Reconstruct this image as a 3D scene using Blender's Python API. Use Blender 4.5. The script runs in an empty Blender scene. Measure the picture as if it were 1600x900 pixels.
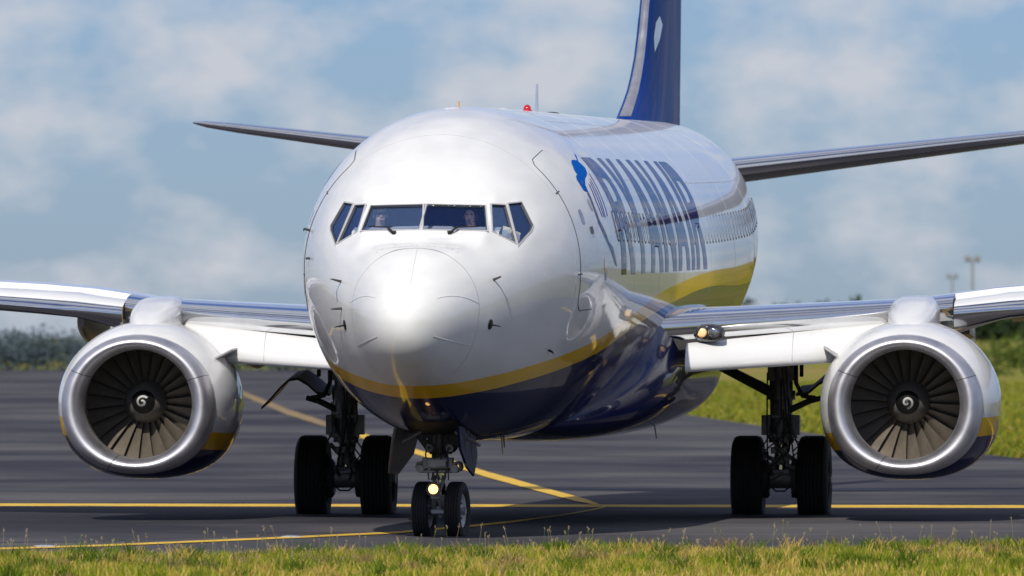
import bpy, bmesh, math, random
import numpy as np
from mathutils import Vector, Matrix
R = math.radians
random.seed(7); rng = np.random.default_rng(7)
scene = bpy.context.scene
COL = scene.collection

# ------------------------------------------------------------------ camera, sky, sun, exposure
FPX, CAM_H, YH = 16800.0, 2.34, 524.0          # focal length in photo pixels, eye height, horizon row
cam_d = bpy.data.cameras.new('camera'); cam = bpy.data.objects.new('camera', cam_d); COL.objects.link(cam)
cam_d.sensor_width = 36.0; cam_d.lens = 36.0 * FPX / 1600.0
cam_d.clip_start = 0.5; cam_d.clip_end = 60000
cam.location = (0, 0, CAM_H); cam.rotation_euler = (R(90) + math.atan((YH - 450) / FPX), 0, 0)
cam_d.dof.use_dof = True; cam_d.dof.focus_distance = 127.0; cam_d.dof.aperture_fstop = 5.2
scene.camera = cam

SUN_EL, SUN_AZ = 41.0, 14.0                    # azimuth: degrees left of the line behind the camera
world = bpy.data.worlds.new('World'); scene.world = world; world.use_nodes = True
wn, wl = world.node_tree.nodes, world.node_tree.links
wn.clear()
def N(nodes, t, **kw):
    n = nodes.new(t)
    for k, v in kw.items(): setattr(n, k, v)
    return n
w_out = N(wn, 'ShaderNodeOutputWorld'); w_bg = N(wn, 'ShaderNodeBackground'); w_bg.inputs['Strength'].default_value = 0.079
sky = N(wn, 'ShaderNodeTexSky', sky_type='NISHITA'); sky.sun_disc = False
sky.sun_elevation = R(SUN_EL); sky.sun_rotation = R(180 + SUN_AZ)
sky.air_density = 1.0; sky.dust_density = 0.2; sky.ozone_density = 3.0
w_tc = N(wn, 'ShaderNodeTexCoord')
def wnoise(scale_xyz, sc, det, rough):
    m = N(wn, 'ShaderNodeMapping'); m.inputs['Scale'].default_value = scale_xyz; m.inputs['Location'].default_value = (3.1, 0.7, 1.9)
    wl.new(w_tc.outputs['Generated'], m.inputs['Vector'])
    n = N(wn, 'ShaderNodeTexNoise'); n.inputs['Scale'].default_value = sc; n.inputs['Detail'].default_value = det; n.inputs['Roughness'].default_value = rough
    wl.new(m.outputs['Vector'], n.inputs['Vector']); return n.outputs['Fac']
low = wnoise((1, 1, 1.7), 72.0, 8.0, 0.52)         # distant cloud banks close to the horizon
high = wnoise((1, 1, 1.3), 5.0, 8.0, 0.55)         # bigger, nearer cloud higher up
sepw = N(wn, 'ShaderNodeSeparateXYZ'); wl.new(w_tc.outputs['Generated'], sepw.inputs[0])
mr = N(wn, 'ShaderNodeMapRange', interpolation_type='SMOOTHSTEP'); mr.inputs['From Min'].default_value = 0.05; mr.inputs['From Max'].default_value = 0.22
wl.new(sepw.outputs['Z'], mr.inputs['Value'])
mx = N(wn, 'ShaderNodeMix', data_type='FLOAT'); wl.new(mr.outputs['Result'], mx.inputs['Factor']); wl.new(low, mx.inputs['A']); hi_ = N(wn, 'ShaderNodeMath', operation='ADD'); hi_.inputs[1].default_value = 0.06; wl.new(high, hi_.inputs[0]); wl.new(hi_.outputs[0], mx.inputs['B'])
cr = N(wn, 'ShaderNodeValToRGB'); cr.color_ramp.elements[0].position = 0.43; cr.color_ramp.elements[0].color = (0, 0, 0, 1)
cr.color_ramp.elements[1].position = 0.66; cr.color_ramp.elements[1].color = (0.88, 0.88, 0.88, 1)
wl.new(mx.outputs['Result'], cr.inputs['Fac'])
tint = N(wn, 'ShaderNodeMix', data_type='RGBA', blend_type='MULTIPLY'); tint.inputs['Factor'].default_value = 1.0
tint.inputs['B'].default_value = (0.41, 0.56, 0.95, 1); wl.new(sky.outputs['Color'], tint.inputs['A'])
cm = N(wn, 'ShaderNodeMix', data_type='RGBA'); wl.new(cr.outputs['Color'], cm.inputs['Factor']); wl.new(tint.outputs['Result'], cm.inputs['A'])
cm.inputs['B'].default_value = (6.9, 7.1, 7.7, 1)
wl.new(cm.outputs['Result'], w_bg.inputs['Color']); wl.new(w_bg.outputs['Background'], w_out.inputs['Surface'])

sun_d = bpy.data.lights.new('sun', 'SUN'); sun = bpy.data.objects.new('sun', sun_d); COL.objects.link(sun)
sun_d.energy = 3.45; sun_d.angle = R(0.53); sun_d.color = (1.0, 0.95, 0.86)
sd = Vector((-math.sin(R(SUN_AZ)) * math.cos(R(SUN_EL)), -math.cos(R(SUN_AZ)) * math.cos(R(SUN_EL)), math.sin(R(SUN_EL))))
sun.rotation_euler = sd.to_track_quat('Z', 'Y').to_euler(); sun.location = sd * 200

scene.render.engine = 'CYCLES'
vs = scene.view_settings; vs.view_transform = 'Standard'; vs.look = 'None'; vs.exposure = 0.13; vs.gamma = 1.0; vs.use_curve_mapping = False
scene.cycles.max_bounces = 8; scene.cycles.transparent_max_bounces = 12; scene.cycles.caustics_reflective = False; scene.cycles.caustics_refractive = False

# ------------------------------------------------------------------ small helpers
def prop(o, label=None, cat=None, group=None, kind=None):
    for k, v in (('label', label), ('category', cat), ('group', group), ('kind', kind)):
        if v: o[k] = v
    return o
def empty(name, loc=(0, 0, 0), rz=0, parent=None):
    o = bpy.data.objects.new(name, None); COL.objects.link(o); o.location = loc; o.rotation_euler = (0, 0, rz); o.parent = parent; o.empty_display_size = 0.2
    return o
class MB:
    def __init__(s): s.v, s.f, s.m = [], [], []
    def add(s, vs_, fs, mi=0):
        b = len(s.v); s.v += [tuple(p) for p in vs_]; s.f += [tuple(b + i for i in f) for f in fs]; s.m += [mi] * len(fs); return s
    def box(s, c, d, rot=None, mi=0):
        P = [Vector((x * d[0] / 2, y * d[1] / 2, z * d[2] / 2)) for x in (-1, 1) for y in (-1, 1) for z in (-1, 1)]
        if rot is not None: P = [rot @ p for p in P]
        P = [p + Vector(c) for p in P]
        return s.add(P, [(0, 1, 3, 2), (4, 6, 7, 5), (0, 4, 5, 1), (2, 3, 7, 6), (0, 2, 6, 4), (1, 5, 7, 3)], mi)
    def loft(s, rings, closed=True, cap0=False, cap1=False, mi=0, mif=None):
        n = len(rings[0]); b = len(s.v)
        for r in rings: s.v += [tuple(p) for p in r]
        for i in range(len(rings) - 1):
            for j in range(n if closed else n - 1):
                k = (j + 1) % n
                s.f.append((b + i * n + j, b + i * n + k, b + (i + 1) * n + k, b + (i + 1) * n + j)); s.m.append(mif(i, j) if mif else mi)
        if cap0: s.f.append(tuple(b + j for j in range(n))[::-1]); s.m.append(mi)
        if cap1: s.f.append(tuple(b + (len(rings) - 1) * n + j for j in range(n))); s.m.append(mi)
        return s
    def tube(s, pts, r, seg=10, caps=True, mi=0):
        pts = [Vector(p) for p in pts]; rs = r if isinstance(r, (list, tuple)) else [r] * len(pts)
        up = Vector((0.13, 0.21, 0.97)); rings = []
        for i, p in enumerate(pts):
            t = (pts[min(i + 1, len(pts) - 1)] - pts[max(i - 1, 0)]).normalized()
            a = t.cross(up); a = a.normalized() if a.length > 1e-4 else t.cross(Vector((1, 0, 0))).normalized()
            bq = t.cross(a)
            rings.append([p + (a * math.cos(2 * math.pi * k / seg) + bq * math.sin(2 * math.pi * k / seg)) * rs[i] for k in range(seg)])
        return s.loft(rings, True, caps, caps, mi)
    def lathe(s, prof, axis='y', seg=32, c=(0, 0, 0), mi=0, cap0=False, cap1=False):   # prof: (along axis, radius)
        rings = []
        for a, r in prof:
            ring = []
            for k in range(seg):
                x, y = r * math.cos(2 * math.pi * k / seg), r * math.sin(2 * math.pi * k / seg)
                p = {'y': (x, a, y), 'x': (a, x, y), 'z': (x, y, a)}[axis]
                ring.append((p[0] + c[0], p[1] + c[1], p[2] + c[2]))
            rings.append(ring)
        return s.loft(rings, True, cap0, cap1, mi)
    def prism(s, poly, vec, mi=0):                                                # polygon (3-D points) extruded by vec
        n = len(poly); A = [Vector(p) for p in poly]; B = [p + Vector(vec) for p in A]
        return s.add(A + B, [tuple(range(n))[::-1], tuple(range(n, 2 * n))] + [(i, (i + 1) % n, n + (i + 1) % n, n + i) for i in range(n)], mi)
    def build(s, name, mats, parent=None, loc=(0, 0, 0), smooth=35, bevel=0):
        me = bpy.data.meshes.new(name); me.from_pydata(s.v, [], s.f)
        mats = mats if isinstance(mats, (list, tuple)) else [mats]
        for m in mats: me.materials.append(m)
        me.polygons.foreach_set('material_index', s.m)
        bm = bmesh.new(); bm.from_mesh(me); bmesh.ops.recalc_face_normals(bm, faces=bm.faces); bm.to_mesh(me); bm.free()
        if smooth:
            me.polygons.foreach_set('use_smooth', [True] * len(me.polygons)); me.set_sharp_from_angle(angle=R(smooth))
        me.update()
        o = bpy.data.objects.new(name, me); COL.objects.link(o); o.parent = parent; o.location = loc
        if bevel:
            b = o.modifiers.new('bevel', 'BEVEL'); b.width = bevel; b.segments = 2; b.limit_method = 'ANGLE'
        return o
def linked(o, parent, loc=None, rot=None, scale=None):
    c = o.copy(); COL.objects.link(c); c.parent = parent
    if loc is not None: c.location = loc
    if rot is not None: c.rotation_euler = rot
    if scale is not None: c.scale = scale
    return c

# ------------------------------------------------------------------ materials
MAT = {}
def mat(name):
    m = bpy.data.materials.new(name); m.use_nodes = True; MAT[name] = m
    return m, m.node_tree.nodes, m.node_tree.links, m.node_tree.nodes['Principled BSDF']
def simple(name, col, rough=0.5, metal=0.0, coat=0.0, var=0.12, vscale=6.0, bump=0.0, bscale=60.0, rvar=0.1, spec=0.5, emit=None, estr=0.0):
    m, n, l, p = mat(name)
    tc = N(n, 'ShaderNodeTexCoord'); nz = N(n, 'ShaderNodeTexNoise'); nz.inputs['Scale'].default_value = vscale; nz.inputs['Detail'].default_value = 6
    l.new(tc.outputs['Object'], nz.inputs['Vector'])
    r = N(n, 'ShaderNodeMapRange'); r.inputs['From Min'].default_value = 0.3; r.inputs['From Max'].default_value = 0.7; r.inputs['To Min'].default_value = 1 - var; r.inputs['To Max'].default_value = 1 + var * 0.5
    l.new(nz.outputs['Fac'], r.inputs['Value'])
    mxc = N(n, 'ShaderNodeMix', data_type='RGBA', blend_type='MULTIPLY'); mxc.inputs['Factor'].default_value = 1; mxc.inputs['A'].default_value = (*col, 1)
    l.new(r.outputs['Result'], mxc.inputs['B']); l.new(mxc.outputs['Result'], p.inputs['Base Color'])
    rr = N(n, 'ShaderNodeMapRange'); rr.inputs['To Min'].default_value = max(0.01, rough - rvar * rough); rr.inputs['To Max'].default_value = min(1, rough + rvar * rough)
    l.new(nz.outputs['Fac'], rr.inputs['Value']); l.new(rr.outputs['Result'], p.inputs['Roughness'])
    p.inputs['Metallic'].default_value = metal; p.inputs['Specular IOR Level'].default_value = spec; p.inputs['Coat Weight'].default_value = coat; p.inputs['Coat Roughness'].default_value = 0.03
    if bump:
        nb = N(n, 'ShaderNodeTexNoise'); nb.inputs['Scale'].default_value = bscale; nb.inputs['Detail'].default_value = 4; l.new(tc.outputs['Object'], nb.inputs['Vector'])
        b = N(n, 'ShaderNodeBump'); b.inputs['Strength'].default_value = 0.6; b.inputs['Distance'].default_value = bump
        l.new(nb.outputs['Fac'], b.inputs['Height']); l.new(b.outputs['Normal'], p.inputs['Normal'])
    if emit: p.inputs['Emission Color'].default_value = (*emit, 1); p.inputs['Emission Strength'].default_value = estr
    return m
WHITE = (0.82, 0.82, 0.815); YELLOW = (0.92, 0.54, 0.004); NAVY = (0.006, 0.013, 0.085); BLUE = (0.0, 0.075, 0.42)
simple('white_paint', WHITE, 0.28, coat=0.8, var=0.05, vscale=1.5)
simple('door_inner', (0.16, 0.15, 0.145), 0.45, metal=0.3, var=0.3)
simple('door_navy', (0.008, 0.012, 0.05), 0.5, spec=0.1, var=0.3)
simple('grey_paint', (0.42, 0.42, 0.43), 0.4, var=0.1)
simple('navy_paint', NAVY, 0.25, coat=1.0, var=0.1)
simple('blue_paint', (0.0, 0.12, 0.55), 0.4, coat=0.04, spec=0.0, var=0.05)
simple('title_paint', (0.028, 0.03, 0.15), 0.3, coat=0.55, spec=0.0, var=0.05)
simple('polished_metal', (0.80, 0.81, 0.83), 0.10, metal=1.0, var=0.08, vscale=3, bump=0.0008, bscale=3, rvar=0.4)
simple('satin_metal', (0.68, 0.67, 0.70), 0.50, metal=1.0, var=0.14, vscale=4, rvar=0.2)
simple('dark_metal', (0.10, 0.098, 0.095), 0.45, metal=0.6, var=0.25, vscale=9)
simple('gear_metal', (0.36, 0.35, 0.33), 0.5, metal=0.3, var=0.35, vscale=12)
simple('gear_dark', (0.10, 0.096, 0.09), 0.6, metal=0.2, var=0.4, vscale=14)
simple('gear_white', (0.55, 0.55, 0.54), 0.45, var=0.25, vscale=10)
simple('chrome', (0.75, 0.75, 0.76), 0.08, metal=1.0, var=0.05)
simple('rubber', (0.020, 0.0195, 0.019), 0.8, var=0.45, vscale=7, bump=0.001, bscale=120)
simple('black', (0.008, 0.008, 0.009), 0.5, var=0.2)
simple('fan_metal', (0.19, 0.162, 0.128), 0.5, metal=0.5, var=0.2, vscale=8)
simple('barrel', (0.26, 0.245, 0.235), 0.45, metal=0.5, var=0.12)
simple('spinner_grey', (0.30, 0.275, 0.25), 0.4, metal=0.4, var=0.1)
simple('primer', (0.55, 0.38, 0.13), 0.6, var=0.25, vscale=8)
simple('seal_and_shade', (0.10, 0.10, 0.11), 0.6, var=0.2)
simple('radome_line', (0.30, 0.30, 0.32), 0.5)
simple('line_grey', (0.50, 0.50, 0.52), 0.5, var=0.1)
simple('red_lens', (0.5, 0.005, 0.01), 0.15, coat=1, var=0.0)
simple('orange_paint', (0.7, 0.3, 0.03), 0.5)
simple('interior', (0.22, 0.30, 0.60), 0.8, var=0.2)
simple('glareshield', (0.50, 0.54, 0.58), 0.9, var=0.15)
simple('seat_fabric', (0.05, 0.06, 0.09), 0.95)
simple('skin', (0.80, 0.55, 0.43), 0.55, var=0.1)
simple('hair_dark', (0.03, 0.02, 0.015), 0.7)
simple('hair_light', (0.30, 0.21, 0.14), 0.7)
simple('shirt', (0.70, 0.71, 0.74), 0.85)
simple('paper', (0.72, 0.74, 0.72), 0.8)
simple('mast_steel', (0.30, 0.31, 0.32), 0.5, metal=0.5)
simple('bark', (0.09, 0.07, 0.05), 0.9)
simple('lamp_on', (1, 0.8, 0.5), 0.3, emit=(1.0, 0.52, 0.15), estr=3.4)
simple('lamp_glow', (1, 0.8, 0.5), 0.3, emit=(1.0, 0.55, 0.2), estr=0.6)
simple('lamp_glass', (0.35, 0.38, 0.40), 0.08, metal=0.8)
simple('harp_pale', (0.62, 0.64, 0.62), 0.3, coat=0.7, var=0.04)

def glass(name, tint_, refl):
    m, n, l, p = mat(name); n.remove(p)
    tr = N(n, 'ShaderNodeBsdfTransparent'); tr.inputs['Color'].default_value = (*tint_, 1)
    gl = N(n, 'ShaderNodeBsdfGlossy'); gl.inputs['Roughness'].default_value = 0.02; gl.inputs['Color'].default_value = (*refl, 1)
    lf = N(n, 'ShaderNodeLayerWeight'); lf.inputs['Blend'].default_value = 0.5; lp_ = N(n, 'ShaderNodeMath', operation='POWER'); lp_.inputs[1].default_value = 3.0; l.new(lf.outputs['Facing'], lp_.inputs[0]); lw = N(n, 'ShaderNodeMath', operation='MULTIPLY_ADD'); lw.inputs[1].default_value = 0.40; lw.inputs[2].default_value = 0.12; l.new(lp_.outputs[0], lw.inputs[0])
    ms = N(n, 'ShaderNodeMixShader'); l.new(lw.outputs[0], ms.inputs['Fac']); l.new(tr.outputs[0], ms.inputs[1]); l.new(gl.outputs[0], ms.inputs[2])
    l.new(ms.outputs[0], n['Material Output'].inputs['Surface']); return m
glass('windshield_glass', (0.95, 0.965, 1.0), (0.35, 0.55, 1.0))
glass('clear_glass', (0.95, 0.95, 0.95), (1, 1, 1))
simple('cabin_glass', (0.02, 0.028, 0.05), 0.06, coat=1.0, var=0.0)

def stripe_paint(name, up, lo, tilt=0.0, u0=0.0, wave=0.0016):
    """white over yellow over navy, split by two curves z(v); v is the aircraft's length axis (object Y)"""
    m, n, l, p = mat(name)
    tc = N(n, 'ShaderNodeTexCoord'); sp = N(n, 'ShaderNodeSeparateXYZ'); l.new(tc.outputs['Object'], sp.inputs[0])
    dv = N(n, 'ShaderNodeMath', operation='DIVIDE'); dv.inputs[1].default_value = 40.0; l.new(sp.outputs['Y'], dv.inputs[0])
    dz = N(n, 'ShaderNodeMath', operation='DIVIDE'); dz.inputs[1].default_value = 6.0
    if tilt:
        ab = N(n, 'ShaderNodeMath', operation='ABSOLUTE'); l.new(sp.outputs['X'], ab.inputs[0])
        t2 = N(n, 'ShaderNodeMath', operation='MULTIPLY_ADD'); t2.inputs[1].default_value = -tilt; l.new(sp.outputs['X'], t2.inputs[0]); l.new(sp.outputs['Z'], t2.inputs[2])
        l.new(t2.outputs[0], dz.inputs[0])
    else: l.new(sp.outputs['Z'], dz.inputs[0])
    def mask(curve):
        fc = N(n, 'ShaderNodeFloatCurve'); c = fc.mapping.curves[0]
        pts = [(a / 40.0, b / 6.0) for a, b in curve]
        while len(c.points) < len(pts): c.points.new(0.5, 0.5)
        for q, (a, b) in zip(c.points, pts): q.location = (a, b); q.handle_type = 'AUTO_CLAMPED'
        fc.mapping.update(); l.new(dv.outputs[0], fc.inputs['Value'])
        lt = N(n, 'ShaderNodeMath', operation='LESS_THAN'); l.new(dz.outputs[0], lt.inputs[0]); l.new(fc.outputs[0], lt.inputs[1]); return lt.outputs[0]
    a, b = mask(up), mask(lo)
    mp = N(n, 'ShaderNodeMapping'); mp.inputs['Scale'].default_value = (1.0, 0.35, 1.6); l.new(tc.outputs['Object'], mp.inputs['Vector'])
    dn = N(n, 'ShaderNodeTexNoise'); dn.inputs['Scale'].default_value = 2.2; dn.inputs['Detail'].default_value = 8; l.new(mp.outputs[0], dn.inputs['Vector'])
    dr = N(n, 'ShaderNodeMapRange'); dr.inputs['From Min'].default_value = 0.35; dr.inputs['From Max'].default_value = 0.75; dr.inputs['To Min'].default_value = 1.0; dr.inputs['To Max'].default_value = 0.88; l.new(dn.outputs['Fac'], dr.inputs['Value'])
    m1 = N(n, 'ShaderNodeMix', data_type='RGBA'); m1.inputs['A'].default_value = (*WHITE, 1); m1.inputs['B'].default_value = (*YELLOW, 1); l.new(a, m1.inputs['Factor'])
    m2 = N(n, 'ShaderNodeMix', data_type='RGBA'); l.new(m1.outputs['Result'], m2.inputs['A']); m2.inputs['B'].default_value = (*NAVY, 1); l.new(b, m2.inputs['Factor'])
    m3 = N(n, 'ShaderNodeMix', data_type='RGBA', blend_type='MULTIPLY'); m3.inputs['Factor'].default_value = 1; l.new(m2.outputs['Result'], m3.inputs['A']); l.new(dr.outputs['Result'], m3.inputs['B'])
    l.new(m3.outputs['Result'], p.inputs['Base Color']); p.inputs['Roughness'].default_value = 0.3
    p.inputs['Specular IOR Level'].default_value = 0.04; p.inputs['Coat Weight'].default_value = 0.65; p.inputs['Coat Roughness'].default_value = 0.03; p.inputs['Coat IOR'].default_value = 1.46
    # skin waviness between frames and stringers
    mw = N(n, 'ShaderNodeMapping'); mw.inputs['Scale'].default_value = (0.7, 1.6, 0.7); l.new(tc.outputs['Object'], mw.inputs['Vector'])
    nw = N(n, 'ShaderNodeTexNoise'); nw.inputs['Scale'].default_value = 1.5; nw.inputs['Detail'].default_value = 2; l.new(mw.outputs[0], nw.inputs['Vector'])
    bp = N(n, 'ShaderNodeBump'); bp.inputs['Strength'].default_value = 1.0; bp.inputs['Distance'].default_value = wave
    mw2 = N(n, 'ShaderNodeMapping'); mw2.inputs['Scale'].default_value = (1.3, 5.0, 1.3); l.new(tc.outputs['Object'], mw2.inputs['Vector'])
    nw2 = N(n, 'ShaderNodeTexNoise'); nw2.inputs['Scale'].default_value = 1.6; nw2.inputs['Detail'].default_value = 3; l.new(mw2.outputs[0], nw2.inputs['Vector'])
    ad = N(n, 'ShaderNodeMath', operation='MULTIPLY_ADD'); ad.inputs[1].default_value = 0.22; l.new(nw2.outputs['Fac'], ad.inputs[0]); l.new(nw.outputs['Fac'], ad.inputs[2])
    l.new(ad.outputs[0], bp.inputs['Height']); l.new(bp.outputs['Normal'], p.inputs['Coat Normal'])
    return m
# ------------------------------------------------------------------ ground geometry from pixels of the photo
def ground(X, Y):
    d = FPX * CAM_H / (Y - YH); return ((X - 800) / FPX * d, d)

m, n, l, p = mat('asphalt')
tc = N(n, 'ShaderNodeTexCoord')
def tnoise(scale, sc, det=6, rough=0.6):
    mp = N(n, 'ShaderNodeMapping'); mp.inputs['Scale'].default_value = scale; l.new(tc.outputs['Object'], mp.inputs['Vector'])
    q = N(n, 'ShaderNodeTexNoise'); q.inputs['Scale'].default_value = sc; q.inputs['Detail'].default_value = det; q.inputs['Roughness'].default_value = rough
    l.new(mp.outputs[0], q.inputs['Vector']); return q.outputs['Fac']
def ramp(f, pos, cols):
    r = N(n, 'ShaderNodeValToRGB'); e = r.color_ramp.elements
    while len(e) < len(pos): e.new(0.5)
    for k, (a, c) in enumerate(zip(pos, cols)): e[k].position = a; e[k].color = (*c, 1)
    l.new(f, r.inputs['Fac']); return r.outputs['Color']
def mul(a, b, fac=1.0):
    q = N(n, 'ShaderNodeMix', data_type='RGBA', blend_type='MULTIPLY'); q.inputs['Factor'].default_value = fac; l.new(a, q.inputs['A']); l.new(b, q.inputs['B']); return q.outputs['Result']
big = ramp(tnoise((0.10, 0.06, 1), 1.0, 7, 0.62), (0.40, 0.5, 0.62), ((0.028, 0.027, 0.036), (0.056, 0.053, 0.061), (0.10, 0.094, 0.094)))
streak = ramp(tnoise((0.05, 0.45, 1), 1.0, 6, 0.65), (0.35, 0.5, 0.7), ((0.74, 0.74, 0.78), (1, 1, 1), (1.2, 1.18, 1.16)))
fine = ramp(tnoise((1, 1, 1), 45, 3), (0.3, 0.7), ((0.75, 0.75, 0.75), (1.2, 1.2, 1.2)))
l.new(mul(mul(big, streak), fine), p.inputs['Base Color']); p.inputs['Roughness'].default_value = 0.82; p.inputs['Specular IOR Level'].default_value = 0.25
bp = N(n, 'ShaderNodeBump'); bp.inputs['Strength'].default_value = 0.5; bp.inputs['Distance'].default_value = 0.006
l.new(tnoise((1, 1, 1), 60, 4), bp.inputs['Height']); l.new(bp.outputs['Normal'], p.inputs['Normal'])

m, n, l, p = mat('grass_ground'); tc = N(n, 'ShaderNodeTexCoord')
g1 = ramp(tnoise((0.02, 0.011, 1), 1.0, 6), (0.36, 0.5, 0.64), ((0.13, 0.16, 0.016), (0.21, 0.21, 0.03), (0.30, 0.20, 0.075)))
g2 = ramp(tnoise((0.35, 0.12, 1), 1.0, 8, 0.7), (0.3, 0.7), ((0.6, 0.6, 0.6), (1.35, 1.35, 1.25)))
l.new(mul(g1, g2), p.inputs['Base Color']); p.inputs['Roughness'].default_value = 0.95; p.inputs['Specular IOR Level'].default_value = 0.1

m, n, l, p = mat('line_paint'); tc = N(n, 'ShaderNodeTexCoord')
y1 = ramp(tnoise((1.2, 1.2, 1), 1.0, 7, 0.7), (0.33, 0.48, 0.72), ((0.46, 0.30, 0.05), (0.76, 0.46, 0.02), (0.80, 0.58, 0.14)))
def worn(y_, lo_, hi_2):
    wr = ramp(tnoise((0.7, 0.9, 1), 1.0, 9, 0.75), (lo_, hi_2), ((1, 1, 1), (0, 0, 0)))
    q = N(n, 'ShaderNodeMix', data_type='RGBA'); l.new(wr, q.inputs['Factor']); l.new(y_, q.inputs['A']); q.inputs['B'].default_value = (0.10, 0.09, 0.08, 1); return q.outputs['Result']
y1 = worn(y1, 0.33, 0.44)
l.new(y1, p.inputs['Base Color']); p.inputs['Roughness'].default_value = 0.75
m, n, l, p = mat('hazed_line_paint'); tc = N(n, 'ShaderNodeTexCoord')  # duller yellow paints the haze over the far stretch; the gaps are wear
y2 = ramp(tnoise((0.5, 0.3, 1), 1.0, 7, 0.7), (0.33, 0.48, 0.72), ((0.26, 0.18, 0.05), (0.48, 0.29, 0.05), (0.55, 0.38, 0.12)))
l.new(worn(y2, 0.42, 0.60), p.inputs['Base Color']); p.inputs['Roughness'].default_value = 0.8

def attr_mat(name, rough, transl):
    m, n, l, p = mat(name)
    a = N(n, 'ShaderNodeAttribute', attribute_name='col'); l.new(a.outputs['Color'], p.inputs['Base Color']); p.inputs['Roughness'].default_value = rough
    p.inputs['Specular IOR Level'].default_value = 0.2
    t = N(n, 'ShaderNodeBsdfTranslucent'); l.new(a.outputs['Color'], t.inputs['Color'])
    ms = N(n, 'ShaderNodeMixShader'); ms.inputs['Fac'].default_value = transl; l.new(p.outputs[0], ms.inputs[1]); l.new(t.outputs[0], ms.inputs[2])
    l.new(ms.outputs[0], n['Material Output'].inputs['Surface']); return m
attr_mat('blade', 0.6, 0.45); attr_mat('leaf', 0.65, 0.25)

def np_mesh(name, V, F, colr, material, parent=None):          # V (n,3), F (m,k) same-size faces, colour per vertex
    me = bpy.data.meshes.new(name); k = F.shape[1]
    me.vertices.add(len(V)); me.vertices.foreach_set('co', V.astype(np.float32).ravel())
    me.loops.add(F.size); me.loops.foreach_set('vertex_index', F.astype(np.int32).ravel())
    me.polygons.add(len(F)); me.polygons.foreach_set('loop_start', np.arange(0, F.size, k, dtype=np.int32))
    me.update(calc_edges=True)
    ca = me.color_attributes.new('col', 'FLOAT_COLOR', 'POINT'); ca.data.foreach_set('color', np.c_[colr, np.ones(len(V))].astype(np.float32).ravel())
    me.materials.append(material); me.validate()
    o = bpy.data.objects.new(name, me); COL.objects.link(o); o.parent = parent; return o

# one sheet to the horizon
gm = MB(); S_ = 9000.0
gm.add([(-S_, -S_, 0), (S_, -S_, 0), (S_, S_, 0), (-S_, S_, 0)], [(0, 1, 2, 3)])
prop(gm.build('grass_field', MAT['grass_ground'], smooth=0), kind='structure')
# paved area: edge on the camera side, right edge swinging away, far end
EDGE_Y = 113.2
def edge_d(x): return EDGE_Y + 0.25 * math.sin(x * 0.9) + 0.14 * math.sin(x * 2.7 + 1) + 0.52 * x
pv = [(x, edge_d(x)) for x in np.linspace(-14, 14, 57)]
outline = [(-500, 60)] + [(-60, 85)] + pv + [(60, 126), (400, 130), (400, 150), (60, 152), (26, 153), (16, 168), (12.4, 184)]
outline += [ground(1600, 717), ground(1440, 698), ground(1286, 680), ground(1205, 668), ground(1130, 657), ground(1052, 645), (3.9, 365), (2.5, 480), (0.5, 600), (-2, 735)] + [(-60, 735), (-120, 735), (-500, 735)]
tw = MB(); tw.add([(x, y, 0.006) for x, y in outline], [tuple(range(len(outline)))])
taxiway = prop(tw.build('taxiway', MAT['asphalt'], smooth=0), kind='structure')
def line_strip(pts, z, name, mm='line_paint'):                                  # pts: (X, Ytop, Ybottom) in photo pixels
    q = MB(); up_ = [ground(a, b) for a, b, c in pts]; dn_ = [ground(a, c) for a, b, c in pts]
    q.loft([[(x, y, z) for x, y in up_], [(x, y, z) for x, y in dn_]], closed=False); return q.build(name, MAT[mm], taxiway, smooth=0)
def dens(pts, k=8):
    out = []
    for a, b in zip(pts[:-1], pts[1:]):
        for i in range(k): t = i / k; out.append(tuple(a[j] + (b[j] - a[j]) * t for j in range(3)))
    return out + [pts[-1]]
line_strip([(-900, 785.6, 789.4), (0, 787.6, 791.6), (800, 789.0, 793.0), (1600, 790.4, 794.6), (2600, 792, 796)], 0.010, 'painted_line')
line_strip(dens([(-500, 869, 872.5), (0, 857.5, 860.3), (160, 852.6, 855.4), (400, 842.3, 845.2), (620, 832.2, 835), (740, 821.5, 824.5), (800, 815.2, 818), (880, 804.8, 807.2), (930, 796.2, 798), (946, 792.6, 794)], 6), 0.014, 'painted_line')
cl = [(345, 599, 604), (400, 620, 628), (450, 640, 649), (500, 656.5, 665), (545, 671, 679.5)]
line_strip(dens(cl, 6), 0.018, 'painted_line', 'hazed_line_paint')
cl = [(545, 671, 679.5), (600, 688, 696), (660, 706, 714), (720, 725, 734), (760, 738, 747), (800, 749, 758), (850, 763.5, 771.5), (900, 777, 785), (920, 783, 788.5), (936, 789.5, 793)]
line_strip(dens(cl, 6), 0.018, 'painted_line')
simple('tar', (0.022, 0.021, 0.024), 0.6)
for pts in (((700, 761.5, 763), (900, 763, 764.8), (1180, 765.5, 766.6)), ((1290, 764, 766.2), (1450, 765.6, 767.6), (1750, 765, 766.5)), ((-200, 848.6, 849.4), (60, 847.2, 848.4), (180, 844.6, 846), (300, 840, 841.2), (420, 837, 837.6)), ((-100, 655, 656.2), (60, 657, 658.6), (180, 659, 660))):
    q_t = line_strip(dens(pts, 8), 0.008, 'tar_seam', 'tar')
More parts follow.
